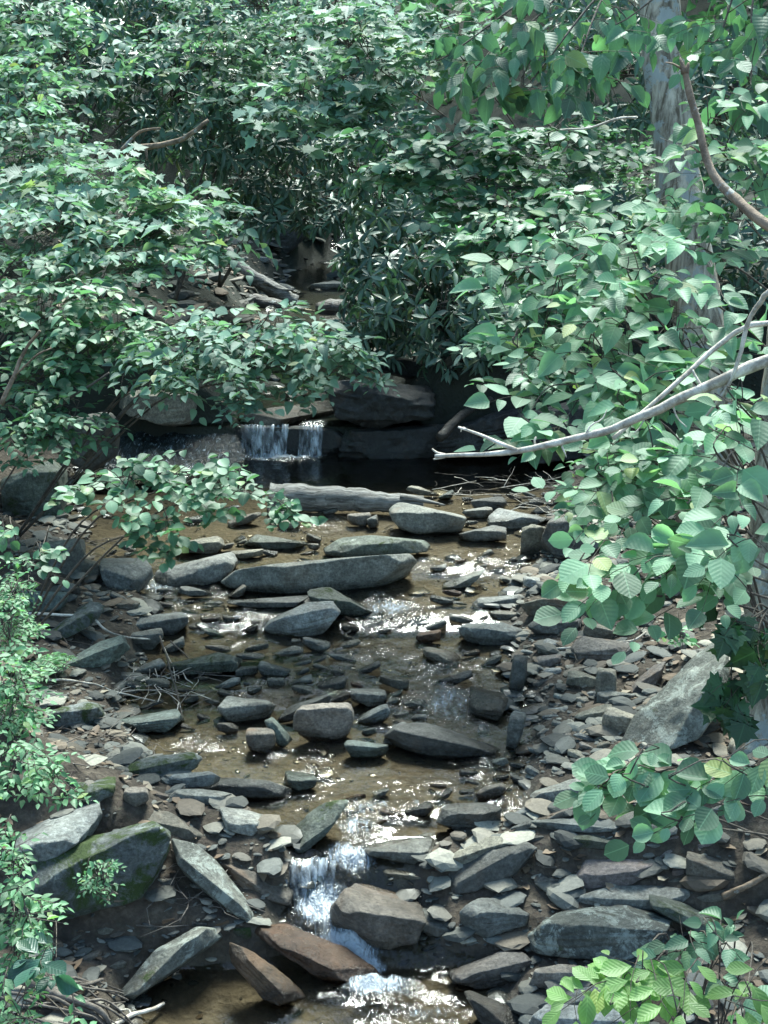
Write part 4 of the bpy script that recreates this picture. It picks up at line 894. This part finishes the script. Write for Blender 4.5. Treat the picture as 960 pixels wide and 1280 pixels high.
class Leaves:
    def __init__(s): s.r = []
    def add(s, p, a, n, L): s.r.append((*p, *a, *n, L))
    def mesh(s, name, kind, mat, seed):
        R = np.array(s.r); rs = np.random.RandomState(seed); n = len(R)
        a = R[:, 3:6]; a /= np.linalg.norm(a, axis=1)[:, None]; nn = R[:, 6:9]
        sd = np.cross(nn, a); sd /= np.linalg.norm(sd, axis=1)[:, None] + 1e-9; nn = np.cross(a, sd)
        pick = rs.randint(0, 3, n); Vs, Fs, us, rn = [], [], [], []; o = 0
        for v in range(3):
            k = pick == v; m = k.sum()
            if not m: continue
            T, uv, Fc = TP[kind][v]; L = R[k, 9][:, None, None]; wv = rs.uniform(.82, 1.18, (m, 1, 1)); cv = rs.uniform(.2, 3.0, (m, 1, 1))
            P = R[k, None, :3] + L * (T[None, :, 0:1] * a[k, None] + T[None, :, 1:2] * wv * sd[k, None] + T[None, :, 2:3] * cv * nn[k, None])
            Vs.append(P.reshape(-1, 3)); Fs.append((Fc[None] + (np.arange(m) * len(T))[:, None, None]).reshape(-1, Fc.shape[1]) + o); o += m * len(T)
            us.append(np.tile(uv, (m, 1))); rn.append(np.repeat(rs.rand(m), len(T)))
        return mesh(name, np.concatenate(Vs), np.concatenate(Fs), mat, uv=np.concatenate(us), attr={'rnd': np.concatenate(rn)})
def nrm(v): v = np.asarray(v, float); return v / (np.linalg.norm(v) + 1e-9)
UZ = np.array([0, 0, 1.0])
def spray(LV, T, P, d, L, n, ll, R, style, up=UZ, droop=.15, jit=.3, tw=.0022):
    """one leafy twig starting at P towards d"""
    d = nrm(d); side = nrm(np.cross(d, up)); pts = []
    for k in range(5):
        t = k / 4; pts.append(P + d * L * t - UZ * droop * L * t * t + side * L * .06 * math.sin(t * 3 + R.random()))
    pts = np.array(pts); T.add(pts, np.linspace(tw, tw * .45, 5), 3)
    j = lambda s: np.array([R.gauss(0, s), R.gauss(0, s), R.gauss(0, s)])
    if style == 'whorl':
        m = n; ax = nrm(d + UZ * .5 + j(.3)); e1 = nrm(np.cross(ax, [.3, .2, 1])); e2 = np.cross(ax, e1); tip = pts[-1]; ph = R.random() * 6
        for k in range(m):
            th = ph + k * 2.4; el = .15 + .35 * R.random() - (.35 if k < m // 2 else 0)
            a = nrm((e1 * math.cos(th) + e2 * math.sin(th)) + ax * el - UZ * .18); nn = nrm(ax * .8 + UZ * .5 + j(.12) - a * .1)
            LV.add(tip + a * .012 - ax * .012 * k, a, nn, ll * R.uniform(.7, 1.1))
        return
    for k in range(n):
        t = (k + .6) / n; i = min(3, int(t * 4)); f = t * 4 - i; b = pts[i] * (1 - f) + pts[i + 1] * f
        s = 1 if k % 2 else -1
        if k == n - 1: s = 0
        if style == 'hang': a = nrm(d * .45 + side * s * .55 - UZ * R.uniform(.35, 1.1) + j(.2)); nn = nrm(-FWD * .8 + UZ * .6 + j(jit))
        elif style == 'pinnate': a = nrm(d * .45 + side * s * 1.0 - UZ * .12 + j(.1)); nn = nrm(up + j(jit * .6))
        else: a = nrm(d * .75 + side * s * R.uniform(.6, 1.0) - UZ * R.uniform(-.05, .3) + j(.12)); nn = nrm(up + j(jit))
        LV.add(b + a * ll * .12, a, nn, ll * R.uniform(.48, 1.15) * (.75 + .25 * math.sin(math.pi * min(1, t + .15))))
PL = 0; DENS = 1.0
def plant(name, label, cat, base, blobs, kind, mat, ll, style='alt', cov=1.6, per=9, group=None, face=.25, jit=.3, droop=.15, stem=.012, bark='twig', layers=True, L=None, up=UZ, bend=None, dirx=None):
    """blobs: (px, py, depth, half width px, half height px, half depth m)"""
    global PL; PL += 1; R = random.Random(PL * 17 + 3); LV = Leaves(); T = Tubes()
    base = np.array(base, float); SL = L or ll * per * .36
    if style == 'whorl': SL = ll * .9
    upv = nrm(UZ - FWD * face)
    for bi, (px, py, dp, rx, ry, rz) in enumerate(blobs):
        C = at(px, py, dp); s = dp / F; ax, az = rx * s, ry * s
        npx = ll / s; n = max(3, int(cov * DENS * 4 * rx * ry * .785 / (npx * npx) * (9 / per) * (.55 if style != 'whorl' else .8)))
        # limb from the base into the blob
        mid = base * .45 + C * .55 + np.array([0, 0, .12 * np.linalg.norm(C - base)]) + np.array([R.uniform(-.1, .1), R.uniform(-.1, .1), 0])
        E = C + nrm(C - base) * min(ax, .5) * .5
        limb = spline([base, mid, C - UZ * az * .3, E], 18); T.add(limb, np.linspace(stem * .7, stem * .2, 18), 6, .1, bi)
        nl = max(2, int(az * 2 / .13)) if layers else 0
        for k in range(n):
            while True:
                u = np.array([R.uniform(-1, 1), R.uniform(-1, 1), R.uniform(-1, 1)])
                q = u @ u
                if q < 1 and R.random() < .25 + q: break
            if nl: u[2] = (round((u[2] + 1) / 2 * nl) + R.uniform(-.22, .22)) / nl * 2 - 1
            P = C + np.array([u[0] * ax, u[1] * rz, u[2] * az])
            out = np.array([u[0] * .8 + R.uniform(-.6, .6), u[1] * .6 - .35 + R.uniform(-.6, .6), R.uniform(-.15, .2)])
            if dirx is not None: out = out * .5 + np.array(dirx)
            d = nrm(out); st = P - d * SL * .5
            spray(LV, T, st, d, SL * R.uniform(.75, 1.2), max(3, int(per * R.uniform(.75, 1.25))), ll, R, style, upv, droop, jit)
            if k % 3 == 0:
                a = limb[R.randint(9, 17)]; T.add(spline([a, (a + st) / 2 + np.array([0, 0, .05]), st], 6), np.linspace(stem * .25 + .001, .002, 6), 3)
    root = bpy.data.objects.new(name, None); COL.objects.link(root); tag(root, label, cat, group)
    root.location = base; inv = -base
    f = LV.mesh('foliage', kind, LM[mat], PL); o = link('foliage', f, root); o.location = inv
    o = link('stem', T.mesh('stem', BK[bark]), root); o.location = inv
    return root
def gb(px, py, dz=0):
    P, t = ground(px, py, False); return P - np.array([0, 0, .05 - dz])
def bank(x, y): return np.array([x, y, H(x, y)[0] - .05])
SH, RH, BR = 'leafy_shrub', 'rhododendron', 'leafy_branch'
DENS = 1.7
# --- far backdrop, both sides and behind the upper stream
plant(RH, 'rhododendron thicket in the top left corner of the photograph', 'shrub', bank(-7.2, 17), [(60,60,17.5,110,80,1.0),(40,-20,18,110,60,1)], 'lance', 'rhodo', .19, 'whorl', 1.9, 9, jit=.2, layers=False, stem=.03)
plant(RH, 'dark rhododendron right of the top left thicket, in deep shade', 'shrub', bank(-4.4, 19), [(215,110,19.5,95,90,1.0),(200,20,20,110,80,1.0)], 'lance', 'rhodo', .19, 'whorl', 1.8, 9, layers=False, stem=.03)
plant(RH, 'rhododendron with pale whorls left of centre near the top', 'shrub', bank(-2.6, 17.5), [(265,155,17,80,55,.7),(345,90,17.5,80,70,.8)], 'lance', 'rhodo', .20, 'whorl', 1.9, 9, layers=False, stem=.03)
plant(RH, 'rhododendron hanging low above the upper pool', 'shrub', bank(-2.3, 20), [(300,215,18.5,75,50,.8),(375,205,18.5,70,60,.8),(350,255,19,70,35,.6)], 'lance', 'rhodo', .19, 'whorl', 2.0, 9, layers=False, stem=.03)
plant(RH, 'tall rhododendron directly behind the upper cascade', 'shrub', bank(.9, 31), [(400,90,26,130,110,1.5),(300,20,27,160,80,1.5),(480,200,25,90,80,1.2)], 'lance', 'rhodo', .24, 'whorl', 1.8, 9, layers=False, stem=.04)
plant(RH, 'dark rhododendron over the right side of the waterfall', 'shrub', bank(1.2, 16.4), [(510,330,15.5,70,70,.6),(560,385,15.2,65,65,.6),(490,260,16,60,60,.6)], 'lance', 'rhodo', .20, 'whorl', 2.0, 9, layers=False, stem=.03)
plant(RH, 'lowest rhododendron branches hanging in the dark above the overhanging ledge', 'shrub', bank(1.6, 15.6), [(570,430,14.9,60,30,.4),(620,400,14.8,55,50,.4)], 'lance', 'rhodo', .18, 'whorl', 1.5, 9, layers=False, stem=.025)
plant(RH, 'rhododendron sprig right of the hanging spray over the fall', 'shrub', bank(.9, 15.6), [(452,395,14.2,30,22,.3),(470,360,14.6,35,35,.4)], 'lance', 'rhodo', .18, 'whorl', 1.4, 9, layers=False, stem=.02)
plant(RH, 'pale-edged rhododendron beside the upper pool, right of the far cascade', 'shrub', bank(.6, 21), [(455,215,18,55,60,.6),(470,290,17,45,50,.6)], 'lance', 'rhodo', .19, 'whorl', 1.9, 9, layers=False, stem=.03)
plant(RH, 'shadowed rhododendron behind the round-leaved shrub of the right bank', 'shrub', bank(3.6, 16.5), [(640,330,15.5,90,90,.8),(740,300,15.5,90,110,.8)], 'lance', 'rhodo', .19, 'whorl', 1.5, 9, layers=False, stem=.03)
plant(RH, 'far rhododendron in the top right, behind the tall tree', 'shrub', bank(5.2, 15), [(900,120,14.5,90,120,.8),(760,60,15,100,100,.8),(880,300,14,100,110,.8)], 'lance', 'rhodo', .18, 'whorl', 1.4, 9, layers=False, stem=.03)
plant(SH, 'pale leaved sapling crown at the top just left of centre', 'shrub', bank(1.0, 17), [(430,30,15,110,60,.7),(330,0,16,120,50,.8)], 'elliptic', 'layer', .13, cov=1.5, jit=.4, stem=.03)
for a_ in [
 ('pale broad-leaved shrub in the top left corner before the rhododendrons', (-6.0, 15.5), [(70,70,15.0,110,50,.6),(20,20,15.2,90,50,.6)]),
 ('pale broad-leaved shrub below the top edge between the two rhododendron thickets', (-3.6, 17.5), [(250,60,16.6,100,40,.6),(330,120,16.2,80,30,.5)]),
 ('drooping broad-leaved shrub over the left side of the upper pool', (-3.2, 15.6), [(235,255,14.2,60,34,.5),(290,300,14.0,52,22,.4),(240,320,13.6,50,20,.4),(190,320,13.4,55,26,.4)])]:
    plant(SH, a_[0], 'shrub', bank(*a_[1]), a_[2], 'ovate', 'layer', .15, cov=1.3, face=.15)
plant(RH, 'rhododendron bough arching over the dark mouth of the upper stream', 'shrub', bank(1.0, 19), [(420,255,17.5,50,26,.5),(340,270,18,45,20,.4),(455,330,16.5,34,60,.5)], 'lance', 'rhodo', .19, 'whorl', 2.2, 9, layers=False, stem=.03)
plant(RH, 'shaded rhododendron filling the gap between the waterfall spray and the ledge', 'shrub', bank(1.2, 16.8), [(500,400,15.9,60,50,.5),(450,420,15.8,34,30,.3)], 'lance', 'rhodo', .17, 'whorl', 2.0, 9, layers=False, stem=.02)
# --- left bank
DENS = 2.0
plant(SH, 'layered shrub with pale leaves high on the left bank', 'shrub', bank(-5.0, 13.0), [(45,190,12.6,95,55,.6),(30,120,13.2,80,50,.6)], 'ovate', 'layer', .12, cov=1.7, face=.12)
plant(SH, 'lobed-leaf shrub spreading over the middle of the left bank', 'shrub', bank(-4.0, 12.2), [(120,240,11.8,120,50,.6),(190,285,11.5,85,38,.5)], 'lobed', 'layer', .155, cov=1.6, face=.12)
plant(SH, 'bright topped shrub under the lobed-leaf shrub on the left', 'shrub', bank(-3.9, 11.4), [(60,290,11.0,90,45,.5),(150,330,11.0,90,42,.5)], 'ovate', 'layer', .12, cov=1.7, face=.12)
plant(SH, 'dense shrub reaching down to the left edge of the sliding cascade', 'shrub', bank(-3.5, 10.8), [(60,380,10.4,95,50,.5),(130,425,10.3,85,45,.5),(50,460,10.2,75,40,.4)], 'ovate', 'broad', .12, cov=1.6, face=.15)
plant(SH, 'shaded low shrub at the left edge above the large shaded boulder', 'shrub', bank(-3.0, 9.8), [(30,530,9.8,60,45,.4),(85,520,10.0,50,30,.35)], 'ovate', 'broad', .095, cov=1.3, face=.15)
plant(BR, 'wide flat spray of pale leaves hanging in front of the waterfall', 'branch', bank(-2.9, 10.6), [(230,430,10.0,85,28,.45),(310,410,10.0,95,28,.45),(385,432,9.9,75,36,.4),(300,465,9.9,80,26,.4),(205,462,9.9,70,22,.35)], 'ovate', 'layer', .118, cov=1.7, face=.1, droop=.25, per=8)
plant(BR, 'drooping end of a pale spray beside the wider curtain of water', 'branch', at(300, 440, 10.0), [(300,500,9.8,28,22,.15),(385,480,9.8,26,18,.15)], 'ovate', 'layer', .09, cov=1.2, droop=.4, per=7, stem=.006)
plant(BR, 'small sprig of leaves hanging right of the waterfall spray over the ledge', 'branch', at(415, 425, 9.9), [(448,440,9.8,22,20,.12),(470,475,9.8,16,14,.08)], 'ovate', 'layer', .085, cov=1.1, droop=.5, per=6, stem=.005)
plant(BR, 'low branch of rounded leaves hanging over the brown shallows', 'branch', bank(-2.35, 8.6), [(150,610,8.3,60,26,.3),(235,595,8.3,70,26,.3),(290,610,8.2,50,24,.25),(200,655,8.2,35,28,.2)], 'round', 'broad', .092, cov=1.15, face=.35, droop=.3, per=7)
plant(BR, 'outermost twig of rounded leaves reaching toward the weathered log', 'branch', at(290, 612, 8.2), [(345,632,8.1,28,15,.1),(375,648,8.1,18,8,.06)], 'round', 'broad', .085, cov=1.1, face=.35, droop=.3, per=6, stem=.005)
plant(BR, 'single young shoot with rounded leaves in front of the shaded grey boulder', 'branch', gb(38, 745), [(50,690,7.6,26,14,.1),(15,660,7.7,20,12,.1)], 'round', 'broad', .085, cov=1.1, face=.35, per=6, stem=.006)
DENS = 2.3
plant('herb_clump', 'feathery green herbs at the left edge beside the thin arching stick', 'plant', gb(10, 800), [(15,740,7.3,34,34,.25),(10,790,7.2,40,40,.25)], 'small', 'herb', .045, cov=1.1, per=9, face=.2, stem=.005)
plant('herb_clump', 'bright herbs at the left edge level with the mossy boulder', 'plant', gb(5, 900), [(18,850,6.6,40,40,.22),(10,900,6.5,42,40,.22)], 'small', 'herb', .055, cov=1.2, per=9, face=.2, stem=.005)
plant('herb_clump', 'herbs spilling onto the back of the broad flat blue-grey slab', 'plant', gb(10, 985), [(25,950,6.2,48,34,.2),(70,975,6.2,30,16,.15)], 'small', 'herb', .055, cov=1.2, per=9, face=.2, stem=.005)
plant('herb_clump', 'pale herbs in front of the mossy block at the left edge', 'plant', gb(0, 1150), [(14,1085,5.2,26,40,.15),(30,1145,5.15,40,45,.15),(20,1190,5.1,35,30,.15)], 'small', 'herb', .05, cov=1.1, per=9, face=.2, stem=.005)
plant('herb_clump', 'small herbs above the bare roots in the bottom left corner', 'plant', gb(0, 1275), [(25,1262,4.85,45,22,.12),(90,1274,4.85,24,8,.1)], 'small', 'herb', .05, cov=1.0, per=9, face=.2, stem=.005)
plant('creeper', 'five dark blue-green leaves of a creeper above the bare roots', 'plant', gb(60, 1210), [(70,1190,4.95,30,20,.08)], 'obovate', 'deep', .105, cov=1.5, per=5, face=.5, stem=.004, L=.06)
plant('seedling', 'tiny seedling growing on the front of the mossy block', 'plant', at(130, 1112, 5.35), [(128,1100,5.33,22,18,.04),(112,1112,5.32,14,8,.03)], 'small', 'herb', .032, cov=1.2, per=7, face=.4, stem=.003)
plant('seedling', 'little green seedling beside the forked stick on the right bank', 'plant', gb(855, 808), [(850,795,7.6,22,8,.06)], 'round', 'herb', .05, cov=.9, per=5, face=.3, stem=.003)
plant('seedling', 'thin grass-like seedling in the shade below the beam-like slab', 'plant', gb(862, 1205), [(858,1196,5.4,12,10,.04)], 'lance', 'herb', .05, cov=.9, per=5, face=.3, stem=.002)
def fern(label, base, n, L, seed):
    R = random.Random(seed); LV = Leaves(); T = Tubes()
    for k in range(n):
        th = R.uniform(-2.6, .6); d = np.array([math.cos(th), math.sin(th), 0]); pts = []
        for i in range(15):
            t = i / 14; pts.append(base + d * L * t * R.uniform(.98, 1.02) + UZ * L * (.75 * t - .72 * t * t))
        pts = np.array(pts); T.add(pts, np.linspace(.003, .001, 15), 3); side = nrm(np.cross(d, UZ))
        for i in range(2, 15):
            for h in (0, .5):
                b = pts[i - 1] * (1 - h) + pts[i] * h; wv = L * .22 * math.sin(math.pi * min(1, (i + h) / 15 * .9 + .12))
                for s in (-1, 1): LV.add(b, side * s + d * .35 - UZ * .1, nrm(UZ + d * .2), wv)
    root = bpy.data.objects.new('fern', None); COL.objects.link(root); tag(root, label, 'fern'); root.location = base
    o = link('frond', LV.mesh('frond', 'lance', LM['herb'], seed), root); o.location = -base
    o = link('stem', T.mesh('stem', BK['twig']), root); o.location = -base
fern('dark green fern at the left edge above the bright herbs', gb(35, 822), 9, .34, 5)
# --- centre and right, further back
DENS = 1.7
plant(SH, 'lobed-leaf sapling at the top centre with large pale leaves', 'shrub', bank(2.6, 14), [(470,60,11.5,90,70,.5),(400,130,11.5,90,50,.5),(560,30,11,70,60,.5)], 'lobed', 'layer', .15, cov=1.4, face=.25)
plant(SH, 'round-leaved shrub in flat tiers across the middle right', 'shrub', bank(3.0, 12.2), [(580,200,10.5,105,52,.5),(700,190,10.3,95,52,.5),(640,255,10.1,90,40,.45),(500,180,10.8,60,40,.4)], 'round', 'maple', .125, cov=1.9, face=.12)
plant(SH, 'shaded tiered shrub behind the bright leaves right of the dark pool', 'shrub', bank(3.0, 11.0), [(700,300,9.6,90,60,.5),(620,300,9.8,70,40,.4),(690,390,9.2,80,60,.4),(670,470,9.0,60,45,.35)], 'ovate', 'broad', .13, cov=1.9, face=.3)
plant(BR, 'branch of long drooping leaves in the upper centre right', 'branch', at(830, -40, 7.9), [(610,70,7.4,50,40,.25),(665,85,7.2,50,48,.25),(720,70,7.2,50,50,.25),(560,60,7.6,35,30,.2),(660,20,7.4,70,35,.25)], 'ovate', 'maple', .150, 'hang', cov=1.2, per=7, layers=False, jit=.35)
plant(BR, 'dark branch of leaves hanging in the top right corner', 'branch', at(980, -60, 7.6), [(900,30,7.4,70,50,.3),(940,80,7.3,50,50,.3),(780,15,7.7,60,35,.3)], 'ovate', 'broad', .135, 'hang', cov=1.1, per=8, layers=False)
DENS = 1.3
plant(SH, 'bright broad-leaved shrub around the tall tree trunk', 'shrub', bank(3.4, 8.8), [(900,170,7.2,70,50,.35),(930,250,7.0,60,60,.35),(840,270,7.2,70,50,.35),(720,300,7.4,70,38,.3)], 'ovate', 'lush', .135, cov=1.7, face=.4, per=8)
plant(SH, 'big-leaved shrub leaning toward the stream in the middle right', 'shrub', bank(2.7, 8.0), [(720,370,6.8,85,50,.3),(800,350,6.6,80,50,.3),(660,430,6.7,50,42,.25),(760,440,6.5,85,50,.3),(860,420,6.3,80,60,.3),(790,500,6.2,80,45,.25)], 'ovate', 'lush', .145, cov=1.7, face=.5, per=7)
plant(BR, 'leafy twig poking left toward the rhododendron at middle right', 'branch', at(700, 330, 6.8), [(640,320,6.7,32,24,.12),(625,360,6.7,24,22,.1)], 'ovate', 'lush', .14, cov=1.0, face=.6, per=5, stem=.006)
plant(BR, 'drooping leafy twig hanging just above the bleached branch', 'branch', at(720, 480, 6.5), [(655,520,6.3,36,26,.12),(690,545,6.2,34,12,.1)], 'ovate', 'lush', .15, cov=1.0, face=.6, per=5, stem=.006)
plant(SH, 'broad-leaved shrub under the bleached branch on the right bank', 'shrub', bank(2.3, 7.5), [(830,580,5.9,85,42,.3),(760,590,6.1,60,35,.25),(900,560,5.6,60,40,.3),(780,650,5.8,85,42,.28),(880,640,5.6,80,50,.28)], 'round', 'lush', .115, cov=1.7, face=.5, per=7)
plant(SH, 'shaded small-leaved shrub between the dark boulders and the broad leaves', 'shrub', bank(2.5, 9.0), [(760,620,7.6,70,35,.3),(800,560,7.6,60,40,.3)], 'ovate', 'broad', .095, cov=1.5, face=.3)
plant(BR, 'lowest leafy branch reaching left over the long brown boulder', 'branch', bank(2.6, 6.4), [(730,710,5.3,42,26,.15),(790,730,5.35,55,36,.2),(850,720,5.4,60,42,.2),(880,690,5.3,50,40,.2)], 'round', 'lush', .135, cov=1.6, face=.6, per=6, dirx=(-.5,0,-.1))
plant(BR, 'brightest close leaves at the right edge below the crossing twig', 'branch', bank(2.9, 5.2), [(930,500,4.35,40,40,.12),(925,600,4.3,45,45,.15),(930,680,4.25,45,35,.12)], 'ovate', 'lush', .125, cov=1.1, face=.7, per=6, stem=.008)
plant(BR, 'leaf spray hanging in front of the gravel at the right, pale green', 'branch', bank(2.5, 4.9), [(800,975,4.35,40,18,.08),(860,975,4.3,55,30,.12),(925,955,4.25,50,34,.12),(850,1020,4.25,36,26,.08),(765,985,4.4,26,12,.05)], 'round', 'lush', .105, cov=1.15, face=.7, per=6, stem=.008, dirx=(-.6,0,-.1))
plant('vine', 'dark vine with lobed leaves hanging on the trunk above the leaning boulder', 'vine', at(960, 760, 5.8), [(935,775,5.5,26,26,.1),(940,825,5.5,26,32,.12),(915,868,5.5,14,20,.06),(955,800,5.5,30,30,.1)], 'lobed', 'vine', .125, 'hang', cov=1.35, per=5, stem=.006)
plant(SH, 'yellow-green sprig with paired leaves along the bottom right edge', 'shrub', gb(860, 1279, -.15), [(770,1245,3.95,55,18,.08),(800,1222,3.95,22,14,.05),(850,1255,3.9,50,26,.08),(935,1235,3.85,40,26,.08)], 'obovate', 'lime', .088, 'pinnate', cov=.85, per=8, face=.6, stem=.006)
plant(SH, 'dark small shrub above the yellow-green sprig in the bottom right corner', 'shrub', gb(900, 1265, -.1), [(850,1185,4.3,24,14,.06),(900,1185,4.3,45,26,.1),(930,1265,4.1,45,20,.1)], 'ovate', 'broad', .085, cov=1.1, per=6, face=.5, stem=.006)
wood('bare_branch', 'bare crooked branch crossing the dark gap in the upper left', 'branch', 'brownwood', [('branch', [([(148,192,14.5),(175,186,14.4),(220,178,14.3),(262,150,14.2)], .04, .02, 7, 20, .03), ([(150,192,14.4),(172,168,14.4),(200,160,14.3)], .022, .012, 6, 10, .02), ([(182,184,14.3),(184,200,14.3)], .02, .01, 5, 5, 0)])])
wood('bare_branch', 'dark bare branch rising from the left cascade toward the waterfall spray', 'branch', 'twig', [('branch', [([(105,575,10.3),(130,545,10.3),(165,505,10.2),(195,478,10.1),(235,462,10.0)], .022, .010, 7, 20, .02)])])
wood('bare_branch', 'pale grey dead stem rising out of the left shrubs', 'branch', 'brownwood', [('branch', [([(0,505,9.6),(18,470,9.6),(30,440,9.6),(50,415,9.5)], .018, .010, 6, 16, .02), ([(18,470,9.6),(45,445,9.5),(65,435,9.5)], .008, .005, 5, 8, .01)])])
wood('bare_branch', 'slim bare branch sloping up under the left shrubs', 'branch', 'twig', [('branch', [([(70,512,10),(100,490,10),(136,466,9.9)], .014, .008, 6, 12, .01)])])
wood('bare_branch', 'thin pale twig hanging in the tiered shrub at upper right', 'branch', 'bleached', [('branch', [([(700,162,8.9),(735,160,8.8),(770,148,8.8),(796,147,8.8)], .006, .009, 5, 12, .01)])])

# low leafy ground cover on the banks: nobody could count it
def cover():
    rs = np.random.RandomState(9); LV = Leaves()
    def dn(x, y):
        e = edge_d(x, y); nn = fbm(np.stack([x, y, 0 * x], 1) * .8, 3, 90)
        return np.clip((e - 1.5 - .5 * (x > 0)) * .8, 0, 1) * np.clip(.75 + nn * 1.5, 0, 1)
    x, y, z, _ = scatter(2600, dn, (-9, 8, 5, 30), 91)
    for a, b, c in zip(x, y, z):
        hh = abs(rs.normal(0, .22)) + .04
        for k in range(6):
            th = rs.uniform(0, 6.28); d = np.array([math.cos(th), math.sin(th), rs.uniform(-.3, .3)])
            LV.add(np.array([a, b, c + hh]) + d * .05, d, nrm(UZ + rs.normal(0, .25, 3)), rs.uniform(.06, .15))
    struct('ground_cover', LV.mesh('ground_cover', 'ovate', LM['broad'], 8), 'low leafy undergrowth covering the earth of the banks', 'undergrowth', 'stuff')
cover()

# distant woodland that closes the view, and the canopy around the gap overhead
def forest():
    rs = np.random.RandomState(5); LV = Leaves()
    def put(n, fx, ll):
        for _ in range(n):
            c = fx()
            for k in range(9):
                p = c + rs.normal(0, .55, 3); a = nrm(rs.normal(0, 1, 3) - UZ * .3); LV.add(p, a, nrm(UZ + rs.normal(0, .5, 3)), ll * rs.uniform(.6, 1.2))
    def back():
        x = rs.uniform(-26, 26); y = rs.uniform(30, 44); return np.array([x, y, H(x, y)[0] + 14 * rs.rand() ** 1.3])
    def sides():
        s = rs.choice([-1, 1]); y = rs.uniform(6, 32); x = s * rs.uniform(6.5, 12); return np.array([x, y, H(x, y)[0] + .3 + 9 * rs.rand() ** 1.1])
    put(2600, back, .42); put(1500, sides, .36)
    struct('distant_woodland', LV.mesh('distant_woodland', 'ovate', LM['broad'], 4), 'deep woodland closing the view behind the stream and on both sides', 'woodland', 'stuff')
forest()
